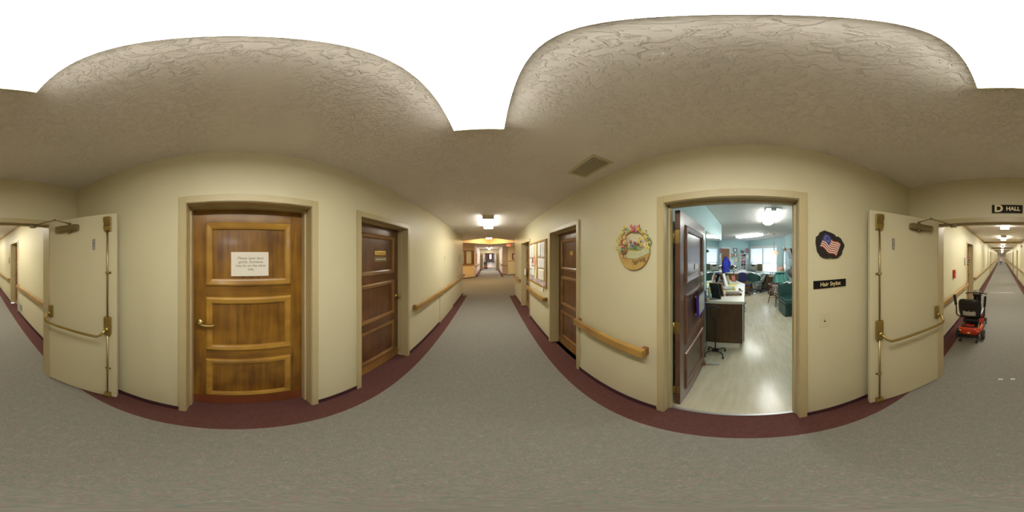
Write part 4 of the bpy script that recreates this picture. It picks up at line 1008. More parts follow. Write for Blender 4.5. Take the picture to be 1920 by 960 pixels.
t = thing('glass_vase', 'clear glass vase behind the salon door knob', 'vase', (2.72, .62, CT), 0)
k = MB(); k.lathe([(0, 0), (.03, 0), (.035, .02), (.025, .08), (.032, .13), (.029, .13), (.022, .08), (.031, .02), (0, .006)], (0, 0, 0), 'glass', 20); k.build('vase_body', t)
k = MB(); k.sph((0, 0, .16), .022, 'yellow', seg=8); k.cyl((0, 0, .02), (0, 0, .16), .003, 'green', seg=6); k.build('flower', t)
PG = 'papers spread over the salon counter'
rnd = random.Random(21)
plist = [(3.35, .20, .30, .22, 'paperw', 'white paper sheet behind the brown book'), (3.55, .34, .32, .24, 'greenlt', 'pale green sheet in the middle of the counter'),
         (3.62, .14, .34, .22, 'paper', 'cream sheet at the counter front edge past the book'), (3.85, .18, .30, .20, 'paperw', 'white sheet fourth from the book along the counter front'),
         (4.05, .30, .34, .24, 'yellow', 'yellow sheet among the white papers on the counter'), (4.15, .14, .30, .20, 'paperw', 'white sheet close to the angled counter corner'),
         (4.4, .34, .36, .26, 'greenlt', 'green edged folder lying at the far counter end'), (4.6, .44, .30, .22, 'paper', 'cream sheet at the far end of the counter')]
for i, (x, y, a, b, m, lb_) in enumerate(plist):
    k = MB(); k.box(-a/2, a/2, -b/2, b/2, 0, .004+.0006*i, m, .001)
    tag(k.build('paper_sheet', None, (x, y, CT+.0002), rnd.uniform(-.4, .4)), lb_, 'paper', PG)
t = thing('magazine_stack', 'flat stack of magazines along the counter front', 'magazines', (3.64, .41, CT+.006), .3)
for i, m in enumerate(('paperw', 'rose', 'steelteal')):
    k = MB(); k.box(-.14, .14, -.10, .10, i*.009, .008+i*.009, m, .001, T=Matrix.Rotation(.12*i, 4, 'Z')); k.build('magazine', t)
def jar(name, label, x, y, r, h2, m, lid, cat):
    t = thing(name, label, cat, (x, y, CT), 0, 'small jars and bottles on the salon counter')
    k = MB(); k.lathe([(0, 0), (r, 0), (r*1.02, h2*.1), (r, h2*.8), (r*.7, h2*.88), (0, h2*.88)], (0, 0, 0), m, 16); k.build('body', t)
    k = MB(); k.cyl((0, 0, h2*.88), (0, 0, h2), r*.72, lid, seg=14); k.build('lid', t)
jar('jar', 'round yellow jar among the counter papers', 3.50, .235, .032, .06, 'yellow', 'ivory', 'jar')
jar('jar', 'pink jar left of the yellow one', 3.62, .50, .03, .06, 'rose', 'white', 'jar')
jar('spray_bottle', 'green bottle close to the mirror', 3.35, .56, .025, .15, 'green', 'black', 'bottle')
jar('spray_bottle', 'white bottle by the mirror', 3.25, .60, .028, .13, 'white', 'violet', 'bottle')
jar('spray_bottle', 'yellow bottle in front of the mirror', 3.12, .58, .022, .11, 'yellow', 'black', 'bottle')
jar('jar', 'clear grey jar in the middle of the counter', 3.72, .27, .028, .05, 'silver', 'white', 'jar')
jar('spray_bottle', 'tall tan bottle at the far counter end', 4.5, .50, .03, .20, 'tan', 'white', 'bottle')
jar('spray_bottle', 'white pump bottle beside the tall tan one', 4.58, .55, .028, .17, 'white', 'silver', 'bottle')
t = thing('desk_clock', 'small white desk clock before the mirror', 'clock', (3.45, .60, CT), R(-100)); k = MB(); k.cyl((0, -.02, .06), (0, .02, .06), .05, 'white', seg=24); k.box(-.03, .03, -.02, .02, 0, .02, 'white'); k.build('case', t)
k = MB(); k.cyl((0, -.022, .06), (0, -.0205, .06), .04, 'paper', seg=24); k.box(-.0015, .0015, -.0235, -.022, .06, .09, 'black'); k.build('dial', t)
def brush(label, x, y, rz, m):
    t = thing('hairbrush', label, 'hairbrush', (x, y, CT+.008), rz, 'combs and brushes on the salon counter')
    k = MB(); k.tube([(-.10, 0, .012), (-.02, 0, .014), (.02, 0, .016)], .009, m, 8, rs=[.008, .009, .008]); k.build('handle', t)
    k = MB(); k.sph((.065, 0, .018), .03, m, (1.5, .8, .35)); k.build('head', t)
    k = MB()
    for i in range(6):
        for j in range(3): k.cyl((.03+i*.014, -.012+j*.012, .02), (.03+i*.014, -.012+j*.012, .04), .0015, 'black', seg=5)
    k.build('bristles', t)['kind'] = 'stuff'
brush('black hairbrush between the book and the front counter edge', 3.42, .10, .4, 'black')
brush('pink hairbrush beside the magazines', 3.62, .62, -.3, 'rose')
t = thing('tissue_box', 'patterned tissue box at the mirror end of the counter', 'tissue box', (4.36, .575, CT), .1)
k = MB(); k.box(-.11, .11, -.055, .055, 0, .08, 'floralb', .004); k.build('box_body', t)
k = MB(); k.grid(lambda a, b: (-.04+.08*a, .012*math.sin(6*a+2*b), .078+.05*b*(.6+.4*math.sin(4*a))), 10, 5, 'paperw'); k.build('tissue', t, mod=.001)
t = thing('wooden_hand', 'tan pointed wooden stand at the far counter end', 'stand', (4.3, .44, CT), 0)
k = MB(); k.tube([(-.05, 0, .01), (0, 0, .09), (.02, 0, .17)], .012, 'tan', 8); k.tube([(.05, 0, .01), (0, 0, .09)], .012, 'tan', 8); k.build('stand_body', t)
# quad cane
t = thing('quad_cane', 'black four footed walking cane leaning at the counter end', 'cane', (2.40, .45, 0), R(0))
k = MB(); k.tube([(0, 0, .10), (0, 0, .60), (0, .005, .66), (0, .07, .74), (0, .085, .80), (0, .08, .86), (0, .05, .875), (0, .02, .875)], .011, 'black', 10); k.build('shaft', t)
k = MB(); k.tube([(0, .09, .875), (0, .03, .882), (0, -.06, .878)], .016, 'blackf', 10); k.build('handle', t)
k = MB(); k.box(-.045, .045, -.05, .05, .075, .10, 'black', .008); k.build('base_hub', t)
for sx_ in (-1, 1):
    for sy_ in (-1, 1):
        k = MB(); k.tube([(sx_*.03, sy_*.04, .085), (sx_*.08, sy_*.10, .09), (sx_*.115, sy_*.125, .07), (sx_*.12, sy_*.13, .02)], .009, 'black', 8); k.cyl((sx_*.12, sy_*.13, 0), (sx_*.12, sy_*.13, .03), .015, 'rubber', r2=.012); k.build('leg', t)
# door stop, board and ornament on the open door
t = thing('door_stop', 'grey rubber wedge stopping the open salon door', 'door stop', (2.08, .50, 0), R(-75))
k = MB(); k.prism([(-.02, 0), (-.02, .045), (.02, .045), (.16, .012), (.16, 0)], -.03, .03, 'grill', 'Y'); k.build('wedge', t)
k = MB(); k.box(-.055, -.015, -.028, .028, 0, .055, 'brown', .006); k.build('heel', t)
t = thing('hanging_whiteboard', 'small whiteboard with indigo frame hanging on the open salon door', 'whiteboard', (1.78, .526, 1.135), R(2.3))
k = MB(); k.box(-.155, .155, -.035, -.028, -.112, .112, 'board'); k.build('board_face', t)
k = MB(); f_ = .012
for (a, b, c_, d_) in ((-.167, .167, .112, .124), (-.167, .167, -.124, -.112), (-.167, -.155, -.112, .112), (.155, .167, -.112, .112)): k.box(a, b, -.045, -.015, c_, d_, 'indigo', .003)
k.build('board_frame', t)
for q_ in (-.1, .1): k = MB(); k.cyl((-.15, -.015, q_), (-.15, -.004, q_), .012, 'white'); k.build('foam_spacer', t)
k = MB(); k.tube([(-.2, -.03, .13), (.0, -.035, .13), (.12, -.03, .132)], .009, 'blackf', 8); k.build('marker_pen', t)
t = thing('door_ornament', 'twisted dark wire ornament above the small whiteboard', 'ornament', (1.80, .527, 1.36), R(2.3))
k = MB(); k.tube([(0, -.02, .10), (.004, -.024, .03), (-.004, -.024, -.04), (0, -.02, -.10)], .004, 'bronze', 6)
for i in range(6):
    z = .07-i*.028
    for s_ in (-1, 1): k.tube([(0, -.022, z-.01), (s_*.02, -.026, z), (s_*.035, -.024, z+.018)], .003, 'bronze', 6); k.sph((s_*.036, -.024, z+.02), .006, 'bronze', seg=6)
k.sph((0, -.02, .115), .012, 'ivory', seg=8); k.box(-.03, .03, -.026, -.02, -.005, .01, 'grill', .002); k.build('wire_stem', t)
k = MB(); k.box(-.075, .075, -.004, 0, -.03, .03, 'offwhite', .001); tag(k.build('pale_rectangle', None, (1.71, .532, 1.56), R(2.3)), 'small pale rectangle on the top panel of the open salon door', 'card')  # thin pale rectangle set on the door's top panel
k = MB(); k.box(-.012, .012, -.03, 0, -.025, .025, 'brass', .004); k.tube([(0, -.03, 0), (.03, -.045, -.003), (.055, -.04, 0)], .005, 'brass', 6); tag(k.build('wall_hook', None, (2.72, .66, 1.76), 0), 'small brass hook on the mirror edge behind the door', 'hook')
# coat, door and items on the far wall
def fw(px): p, q = on_line(px, P1, P2); return p
angF = math.atan2(P2[1]-P1[1], P2[0]-P1[0])
def fbox(name, label, cat, x0, x1, y0, y1, builder, group=None):
    a, b = fw(x0), fw(x1); c_ = (a+b)/2; d_ = math.hypot(c_.x, c_.y)
    za, zb = zat(y1, d_), zat(y0, d_)
    t_ = thing(name, label, cat, (c_.x, c_.y, (za+zb)/2), angF, group)
    builder(t_, (b-a).length/2, (zb-za)/2); return t_
d8 = fw(1358)
t = thing('door_%d' % n, 'brown door in the far salon corner behind the blue coat', 'door', (d8.x, d8.y, 0), angF, None, 'structure'); n += 1
k = MB(); k.box(-.46, -.40, -.03, 0, 0, 2.12, 'white', .003); k.box(.30, .36, -.03, 0, 0, 2.12, 'white', .003); k.box(-.40, .30, -.03, 0, 2.05, 2.12, 'white', .003); k.build('door_frame', t)
k = MB(); k.box(-.40, .30, -.02, 0, 0.01, 2.05, 'brown', .002); k.build('door_leaf', t)
def coat(t_, hw_, hh):
    k = MB()
    def fn(a, b):
        z = hh-2*hh*b; w_ = hw_*(.25+.75*min(1, b*2.2)**.7)*(1-.2*max(0, b-.8)); an = 2*PI*a
        rr = 1+.12*math.sin(9*an+2*b); return (w_*rr*math.cos(an), -.09+.07*rr*math.sin(an), z)
    k.grid(fn, 40, 14, 'blue'); k.build('coat_body', t_)
    for s_ in (-1, 1):
        k = MB(); k.tube([(s_*hw_*.5, -.12, hh*.65), (s_*hw_*.95, -.14, hh*.2), (s_*hw_*.9, -.15, -hh*.4)], .05, 'blue', 10, rs=[.045, .055, .05]); k.build('sleeve', t_)
    k = MB(); k.tube([(0, -.01, hh+.05), (0, -.06, hh+.05), (0, -.09, hh+.01)], .008, 'black', 6); k.build('coat_hook', t_)
fbox('hanging_coat', 'royal blue coat hanging on the far brown door', 'coat', 1353.5, 1366, 482, 510, coat)
def dress(t_, hw_, hh):
    k = MB()
    def fn(a, b):
        an = 2*PI*a; rr = 1+.1*math.sin(7*an); w_ = hw_*(.6+.4*b)*rr; return (w_*math.cos(an), -.08+.05*rr*math.sin(an), hh-2*hh*b)
    k.grid(fn, 30, 8, 'navy'); k.build('cloth', t_)
fbox('hanging_smock', 'dark navy smock hanging below the blue coat', 'smock', 1354, 1362, 505, 520, dress)
def fr(m, mp):
    def f_(t_, hw_, hh):
        q = min(.03, hw_*.3)
        k = MB(); k.box(-hw_, hw_, -.02, 0, hh-q, hh, m, .002); k.box(-hw_, hw_, -.02, 0, -hh, -hh+q, m, .002); k.box(-hw_, -hw_+q, -.02, 0, -hh+q, hh-q, m, .002); k.box(hw_-q, hw_, -.02, 0, -hh+q, hh-q, m, .002); k.build('frame', t_)
        k = MB(); k.box(-hw_+q, hw_-q, -.008, 0, -hh+q, hh-q, mp); k.build('print', t_)
    return f_
FG = 'framed pictures on the far salon wall'
fbox('framed_certificate', 'black framed certificate highest on the far salon wall', 'picture', 1375, 1381.5, 465.5, 472.5, fr('black', 'paperw'), FG)
fbox('framed_certificate', 'red brown framed certificate below the black one', 'picture', 1376, 1381.8, 474, 480.5, fr('redwood', 'paperw'), FG)
fbox('framed_picture', 'small reddish picture left of the red brown certificate', 'picture', 1368, 1375.2, 476, 482.5, fr('brown', 'floral'), FG)
fbox('framed_picture', 'pale green picture lowest on the far salon wall', 'picture', 1376.8, 1382.8, 483.5, 491.5, fr('greenlt', 'paper'), FG)
fbox('framed_picture', 'narrow dark picture with pink figure above the framed certificate', 'picture', 1398, 1403, 466, 474, fr('navy', 'rose'), FG)
fbox('framed_certificate', 'blue framed certificate beside the white shelf', 'picture', 1397.3, 1404.6, 477, 486.5, fr('steelteal', 'paperw'), FG)
fbox('wall_paper', 'white poster sheet between the door and the dryer hood', 'poster', 1367, 1376, 487, 500, fr('white', 'paperw'), FG)
# white shelf with bottles
def shelf(t_, hw_, hh):
    k = MB()
    k.box(-hw_, -hw_+.02, -.20, 0, -hh, hh, 'white', .002); k.box(hw_-.02, hw_, -.20, 0, -hh, hh, 'white', .002); k.box(-hw_, hw_, -.01, 0, -hh, hh, 'white'); k.build('side_panels', t_)
    for i in range(6):
        k = MB(); z = -hh+i*(2*hh-.02)/5; k.box(-hw_+.02, hw_-.02, -.20, -.01, z, z+.018, 'white', .002); k.build('shelf_board', t_)
    return
sh = fbox('shelf_unit', 'white shelf unit full of bottles on the far salon wall', 'shelf', 1384.5, 1396, 475.5, 505, shelf)
a, b = fw(1384.5), fw(1396); hwS = (b-a).length/2; c_ = (a+b)/2; dS = math.hypot(c_.x, c_.y); zA, zB = zat(505, dS), zat(475.5, dS); hhS = (zB-zA)/2; zc = (zA+zB)/2
ux = Vector((math.cos(angF), math.sin(angF), 0)); uy = Vector((-math.sin(angF), math.cos(angF), 0))
rnd = random.Random(4); cols = ['black', 'navy', 'silver', 'brown', 'rose', 'black', 'green', 'walnut', 'violet', 'steelteal']
nb = 0
for i in range(5):
    zz = zc-hhS+i*(2*hhS-.02)/5+.018
    for j in range(4):
        if rnd.random() < .12: continue
        p = c_+ux*(-hwS+.065+j*(2*hwS-.13)/3)+uy*(-.11); hh_ = rnd.uniform(.11, .16); m = rnd.choice(cols)
        k = MB(); r_ = rnd.uniform(.022, .032); k.lathe([(0, 0), (r_, 0), (r_, hh_*.65), (r_*.45, hh_*.75), (r_*.45, hh_), (0, hh_)], (0, 0, 0), m, 10)
        o = k.build('shampoo_bottle', None, (p.x, p.y, zz)); nb += 1
        tag(o, '%s bottle, %s from the left on the %s shelf of the white unit' % ({'black': 'black', 'navy': 'navy', 'silver': 'grey', 'brown': 'brown', 'rose': 'pink', 'green': 'green', 'walnut': 'dark brown', 'violet': 'violet', 'steelteal': 'teal'}[m], ['first', 'second', 'third', 'fourth'][j], ['bottom', 'fourth', 'middle', 'second', 'top'][i]), 'bottle', 'bottles on the white salon shelves')
p = c_+uy*(-.1)
t = thing('rooster_figurine', 'dark bird figurine on top of the white shelf', 'figurine', (p.x, p.y, zB), angF)
k = MB(); k.sph((0, 0, .09), .07, 'brown', (1.4, .7, .8)); k.sph((-.08, 0, .16), .03, 'brown'); k.cyl((0, 0, 0), (0, 0, .05), .035, 'brown', r2=.015); k.tube([(.07, 0, .11), (.12, 0, .17), (.14, 0, .14)], .02, 'walnut', 8); k.build('bird_body', t)
# white side table and desk with paper below shelf
pd = c_+uy*(-.45); 
t = thing('salon_desk', 'wooden desk with white top under the shelf unit', 'desk', (pd.x-.42, pd.y+.42, 0), angF)
k = MB(); k.box(-.62, .62, -.30, .20, .84, .88, 'white', .004); k.build('desk_top', t)
for x in (-.60, .22): k = MB(); k.box(x, x+.38, -.26, .18, .02, .84, 'oak', .004); pk = k.build('pedestal', t)
k = MB(); k.box(-.22, .22, .14, .17, .3, .84, 'walnut'); k.build('modesty_panel', t)
k = MB(); k.box(-.05, .45, -.08, .16, .88, .96, 'paperw', .01); tag(k.build('paper_pile', None, (pd.x-.42, pd.y+.42, 0), angF), 'pile of white papers on the wooden desk', 'papers')
# blue office chair
pc = gnd(1401, 546); pc = Vector((7.35, -.0, 0)); ax = math.radians(60)
a_, b_ = ray(1396); pc = Vector((a_*6.85, b_*6.85, 0))
t = thing('office_chair', 'navy blue office chair at the wooden desk', 'chair', (pc.x, pc.y+.03, 0), R(110)); t.scale = (.92, .92, .92)
k = MB(); k.box(-.24, .24, -.24, .24, .44, .52, 'navy', .03); k.build('seat', t)
k = MB(); k.prism([(-.20, .60), (-.23, .75), (-.22, .92), (-.15, 1.02), (0, 1.05), (.15, 1.02), (.22, .92), (.23, .75), (.20, .60)], -.285, -.215, 'navy'); k.build('backrest', t)
k = MB(); k.tube([(0, -.1, .44), (0, -.30, .46), (0, -.31, .65)], .02, 'black', 8); k.cyl((0, 0, .10), (0, 0, .44), .03, 'black'); k.build('post', t)
for i in range(5):
    a = i*2*PI/5; k = MB(); k.tube([(0, 0, .12), (.28*math.cos(a), .28*math.sin(a), .075)], .018, 'black', 8); k.sph((.28*math.cos(a), .28*math.sin(a), .03), .03, 'black', seg=8); k.build('caster_leg', t)
# styling chair
pc = gnd(1419, 546.5); 
def styling_chair(label, loc, rz):
    t = thing('styling_chair', label, 'chair', loc, rz, 'salon styling chairs')
    k = MB(); k.lathe([(0, 0), (.30, 0), (.30, .02), (.27, .035), (.08, .05), (.05, .09), (0, .09)], (0, 0, 0), 'chrome', 28); k.build('base_plate', t)
    k = MB(); k.cyl((0, 0, .05), (0, 0, .42), .045, 'chrome', r2=.035); k.build('pedestal', t)
    k = MB(); k.lathe([(0, 0), (.24, 0), (.29, .03), (.30, .07), (.26, .11), (0, .12)], (0, -.02, .42), 'steelteal', 28); k.build('seat', t)
    k = MB()
    def bk(off):
        def fn(a, b):
            an = PI*(.08+.84*a); return ((.31+off)*math.cos(an), (.02+off)+.27*math.sin(an), .56+.36*b*(.55+.45*math.sin(PI*a)))
        return fn
    k.grid(bk(0), 20, 6, 'greenv'); k.grid(bk(.05), 20, 6, 'greenv'); k.build('backrest', t)
    k = MB(); k.tube([(*bk(.025)(i/20, 1.0)[:3],) for i in range(21)], .036, 'chrome', 8); k.build('back_trim', t)
    for s_ in (-1, 1): k = MB(); k.tube([(s_*.30, .05, .50), (s_*.33, 0, .62), (s_*.33, -.18, .68), (s_*.30, -.24, .66)], .02, 'chrome', 8); k.build('armrest', t)
    k = MB(); k.tube([(-.14, -.20, .45), (-.14, -.36, .22), (.14, -.36, .22), (.14, -.20, .45)], .012, 'chrome', 8); k.build('footrest', t)
    return t
styling_chair('dark green styling chair with chrome base on the dark mat', (pc.x*.975, pc.y*.975+.10, .008), R(62))
k = MB(); k.box(-.75, .85, -.62, .55, 0, .008, 'mat_floor', .002); tag(k.build('floor_mat', None, (pc.x+.35, pc.y, 0), angW-R(90)), 'dark floor mat under the styling chair', 'mat')
# styling station under the window
def ww_(px, off=0): p, q = on_line(px, P2, P3); return p+Vector((-math.sin(angW), math.cos(angW), 0))*(-off)
sa, sb = ww_(1410), ww_(1461); L = (sb-sa).length; c_ = (sa+sb)/2
t = thing('styling_station', 'long teal styling counter under the salon window', 'counter', (c_.x, c_.y, 0), angW)
k = MB(); k.box(-L/2, L/2, -.46, -.06, .80, .84, 'steelteal', .006); k.build('counter_top', t)
k = MB(); k.prism([(-.15, .80), (L/2-.45, .80), (L/2-.65, .40), (.05, .40)], -.44, -.38, 'steelteal'); k.build('front_panel', t)
k = MB(); k.prism([(-.26, .78), (.28, .78), (.20, .03), (-.18, .03)], -.66, -.47, 'offwhite'); k.box(-.30, .32, -.70, -.465, .78, .83, 'white', .01); pd_ = k.build('pedestal', t)
for q0_, q1_, m_ in ((-L/2+.05, -L/2+.42, 'oak'), (L/2-.45, L/2-.06, 'walnut')): k = MB(); k.box(q0_, q1_, -.44, -.08, .03, .80, m_, .004); k.build('side_cabinet', t)
for i, (x, m, hh_) in enumerate(((.72, 'white', .16), (.82, 'glass', .12), (.62, 'silver', .08), (-.1, 'brown', .05))):
    q = c_+Vector((math.cos(angW), math.sin(angW), 0))*x+Vector((math.sin(angW), -math.cos(angW), 0))*.25
    k = MB(); k.lathe([(0, 0), (.03, 0), (.035, .02), (.02, hh_*.7), (.025, hh_), (0, hh_)], (0, 0, 0), m, 12); tag(k.build('bottle', None, (q.x, q.y, .84)), ['white bottle standing at the right end of the teal counter', 'clear bottle at the right end of the teal counter', 'grey pot on the teal counter near the white bottle', 'small brown pot in the middle of the teal counter'][i], 'bottle', 'bottles on the teal counter')
# hair dryer with silver dome near the counter end
a_, b_ = ray(1375); px_ = Vector((a_*5.9, b_*5.9, 0))
t = thing('hood_dryer', 'silver domed hood dryer on a stand beyond the counter', 'hair dryer', (px_.x, px_.y, 0), R(-90))
k = MB(); k.lathe([(.155, 0), (.16, .02), (.152, .07), (.11, .13), (.05, .155), (0, .16)], (0, 0, 1.19), 'domemetal', 26); k.build('hood', t)
k = MB(); k.lathe([(.16, 0), (.166, .012), (.16, .022), (.13, .01), (.16, 0)], (0, 0, 1.19), 'chrome', 26); k.build('hood_rim', t)
k = MB(); k.tube([(0, .22, .1), (0, .24, .8), (0, .20, 1.2), (0, .13, 1.27)], .02, 'chrome', 8); k.build('stand_pole', t)
k = MB(); k.box(-.22, .22, -.02, .22, .42, .52, 'brown', .03); k.box(-.17, .17, .12, .19, .5, 1.02, 'brown', .04); k.build('chair_cushion', t)
k = MB(); k.box(-.25, .25, -.1, .3, .02, .40, 'walnut', .02); k.build('chair_base', t)
# pendant lamp
a_, b_ = ray(1451); pl = Vector((a_*6.2, b_*6.2, 0))
t = thing('pendant_lamp', 'lit amber glass pendant lamp hanging on chains', 'pendant lamp', (pl.x, pl.y, 1.80), 0)
k = MB()
def shade(a, b):
    an = 2*PI*a; r_ = (.05+.13*b**.8)*(1+.06*b*math.cos(8*an)); return (r_*math.cos(an), r_*math.sin(an), .09-.14*b)
k.grid(shade, 48, 8, 'pend'); k.build('lamp_shade', t, mod=.004)
k = MB(); k.lathe([(0, .12), (.03, .12), (.055, .09), (.05, .08), (0, .08)], (0, 0, 0), 'brass', 16); k.build('cap', t)
for s_ in (-1, 0, 1): k = MB(); k.tube([(s_*.04, 0, .10), (s_*.02, 0, .35), (0, 0, .53), (0, 0, CZ-1.802)], .004, 'bronze', 6); k.build('chain', t)
k = MB(); k.lathe([(0, 0), (.05, 0), (.04, -.02), (0, -.025)], (0, 0, CZ-1.802), 'brass', 16); k.build('canopy', t)
# right wall: mirror, plant, television
SY = -1.68
t = thing('wall_mirror', 'narrow mirror on the right salon wall behind the hanging plant', 'mirror', (7.05, SY, 1.5), PI)
k = MB(); k.box(-.36, .36, -.01, -.002, -.55, .55, 'mirror'); k.build('mirror_glass', t)
k = MB(); k.box(-.38, -.36, -.02, -.001, -.57, .57, 'white'); k.box(.36, .38, -.02, -.001, -.57, .57, 'white'); k.box(-.36, .36, -.02, -.001, .55, .57, 'white'); k.box(-.36, .36, -.02, -.001, -.57, -.55, 'white'); k.build('mirror_frame', t)
a_, b_ = ray(1471); ph = Vector((a_*6.3, b_*6.3, 0))
t = thing('hanging_plant', 'dried trailing plant hanging from a ceiling hook', 'hanging plant', (ph.x, ph.y, 1.95), 0)
k = MB(); k.lathe([(0, -.05), (.05, -.05), (.07, .03), (.065, .03), (.045, -.04), (0, -.04)], (0, 0, 0), 'tan', 14); k.build('pot', t)
k = MB(); k.tube([(.0, .0, CZ-1.952), (.0, 0, .10)], .003, 'bronze', 6)
for s_ in (-1, 1): k.tube([(0, 0, .2), (s_*.065, 0, .03)], .002, 'bronze', 5)
k.build('hanger', t)
k = MB(); rnd = random.Random(8)
for i in range(9):
    a = rnd.uniform(0, 6.28); L_ = rnd.uniform(.1, .2) if i else .62; pts = [(0, 0, .03)]
    for q in range(1, 6): pts.append((.05*math.cos(a)*q/2.5+.01*math.sin(q), .05*math.sin(a)*q/2.5, .05-L_*q/5+.02*math.sin(q*2)))
    k.tube(pts, .004, 'brown', 5)
    for p_ in pts[1:]:
        for w_ in range(3): k.sph((p_[0]+rnd.uniform(-.02, .02), p_[1]+rnd.uniform(-.02, .02), p_[2]), .014, rnd.choice(['green', 'tan', 'greenlt']), (1, .5, .5), 6)
k.build('vines', t)
tv = Vector((5.38, -1.50, 0))
t = thing('television', 'small wall mounted television on the right salon wall', 'television', (tv.x, tv.y, 1.76), PI)
k = MB(); T_ = Matrix.Rotation(R(16), 4, 'X')
k.box(-.27, .27, -.02, .03, -.17, .17, 'black', .008, T=T_); k.build('tv_body', t)
k = MB(); k.box(-.255, .255, -.022, -.019, -.155, .155, 'silver', T=T_); k.build('screen', t)
k = MB(); k.box(-.04, .04, .03, .05, -.06, .06, 'black'); k.tube([(0, .05, 0), (-.04, .12, 0), (-.0, .178, 0)], .015, 'black', 8); k.build('wall_arm', t)
# green dryer chair
t = thing('dryer_chair', 'dark green vinyl dryer chair beside the doorway edge', 'chair', (4.45, -1.28, 0), R(-83))
k = MB(); k.box(-.30, .30, -.30, .24, .03, .36, 'greenv', .02); k.build('chair_base', t)
k = MB(); k.box(-.31, .31, -.34, .20, .36, .50, 'greenv', .045); k.build('seat', t)
k = MB(); k.box(-.30, .30, .16, .32, .36, .86, 'greenv', .04); k.build('backrest', t)
for s_ in (-1, 1): k = MB(); k.box(s_*.27-.04, s_*.27+.04, -.25, .2, .56, .62, 'greenv', .02); k.box(s_*.27-.03, s_*.27+.03, -.22, -.16, .46, .58, 'greenv', .01); k.build('armrest', t) if False else k.bm.free()
k = MB(); k.box(-.16, .16, -.62, -.40, .03, .22, 'greenv', .02); k.build('foot_box', t)
k = MB(); k.tube([(.18, .30, .5), (.18, .34, .9), (.16, .30, 1.1)], .022, 'chrome', 8); k.build('dryer_arm', t)
k = MB(); T_ = Matrix.Rotation(R(50), 4, 'X')
k.lathe([(.20, 0), (.215, .03), (.20, .12), (.14, .20), (.06, .24), (0, .245)], (.15, .18, 1.16), 'darkgrey', 26, T_); k.build('dryer_hood', t)
k = MB()
rnd = random.Random(2)
k.grid(lambda a, b: (-.14+.28*a, .14+.20*b, .872+.025*math.sin(9*a+3*b)*math.cos(7*b)+.01), 14, 10, 'white'); tag(k.build('towel', None, (4.45, -1.28, 0), R(-83), mod=.006), 'white towel crumpled on the back of the green chair', 'towel')
# wooden chair with spotted cloth
t = thing('wooden_armchair', 'wooden armchair with slanted legs holding the spotted cloth', 'chair', (5.45, -1.10, 0), R(20))
for sx_ in (-1, 1):
    for sy_ in (-1, 1):
        k = MB(); k.tube([(sx_*.18, sy_*.18, .44), (sx_*.26, sy_*.25, 0)], .018, 'redwood', 8, rs=[.022, .014]); k.build('leg', t)
k = MB(); k.box(-.25, .25, -.24, .24, .43, .47, 'redwood', .015); k.build('seat', t)
k = MB(); k.tube([(-.22, -.22, .20), (-.22, .22, .20)], .01, 'redwood', 6); k.tube([(.22, -.22, .20), (.22, .22, .20)], .01, 'redwood', 6); k.tube([(-.22, 0, .20), (.22, 0, .20)], .01, 'redwood', 6); k.build('stretcher', t)
k = MB(); k.tube([(-.26, -.22, .68), (-.28, .05, .69), (-.2, .26, .70), (0, .32, .70), (.2, .26, .70), (.28, .05, .69), (.26, -.22, .68)], .022, 'redwood', 8); k.build('arm_rail', t)
for i in range(9):
    a = PI*(-.05+1.1*i/8); k = MB(); k.tube([(.22*math.cos(a), .05+.18*math.sin(a), .46), (.26*math.cos(a), .04+.26*math.sin(a), .69)], .008, 'redwood', 6); k.build('spindle', t)
k = MB(); k.box(-.22, .22, -.20, .20, .47, .51, 'navy', .015); tag(k.build('seat_cushion', None, (5.45, -1.10, 0), R(20)), 'navy cushion on the wooden armchair', 'cushion')
k = MB()
def cl_(a, b):
    u = (a-.5)*.62; v = b
    if v < .35: z = .40+.32*v/.35; x = .30+.03*math.sin(a*12)
    elif v < .6: z = .722+.012*math.sin(a*10); x = .30-.10*(v-.35)/.25
    else: z = .72-.22*(v-.6)/.4; x = .20-.16*(v-.6)/.4
    return (-x*1.02, u, z+.015*math.sin(a*15+v*4))
k.grid(cl_, 24, 20, 'spotted'); tag(k.build('spotted_cloth', None, (5.45, -1.10, 0), R(12), mod=.006), 'pale cloth with black spots draped over the wooden armchair', 'cloth')
# cart, aqua cape, floral bag
a_, b_ = ray(1452.5); pc_ = Vector((a_*6.95, b_*6.95, 0))
t = thing('wooden_cart', 'brown wooden cart with shelves right of the white pedestal', 'cart', (pc_.x, pc_.y, 0), R(-80))
for z in (.10, .42, .80): k = MB(); k.box(-.25, .25, -.20, .20, z, z+.025, 'brown', .004); k.build('shelf', t)
for sx_ in (-1, 1):
    for sy_ in (-1, 1): k = MB(); k.box(sx_*.23-.015, sx_*.23+.015, sy_*.18-.015, sy_*.18+.015, .0, .83, 'walnut', .003); k.build('leg', t)
a_, b_ = ray(1472); pc_ = Vector((a_*6.25, b_*6.25+.11, 0))
t = thing('cape_stand', 'low back salon chair hidden under the aqua cape', 'chair', (pc_.x, pc_.y, 0), R(-80))
k = MB(); k.box(-.19, .19, -.2, .20, .40, .50, 'greenv', .03); k.build('seat', t)
k = MB(); k.box(-.18, .18, .18, .26, .50, 1.02, 'greenv', .03); k.build('backrest', t)
k = MB(); k.cyl((0, 0, 0), (0, 0, .40), .04, 'chrome'); k.cyl((0, 0, 0), (0, 0, .03), .24, 'chrome'); k.build('pedestal', t)
k = MB()
def cape(a, b):
    u = (a-.5)*2; s_ = b*2-1
    dz = abs(s_); return (u*(.19+.09*dz)+.01*math.sin(20*a), .22+s_*.09*(1+.8*dz)+.02*math.sin(a*18)*dz, 1.06-.46*dz**1.3)
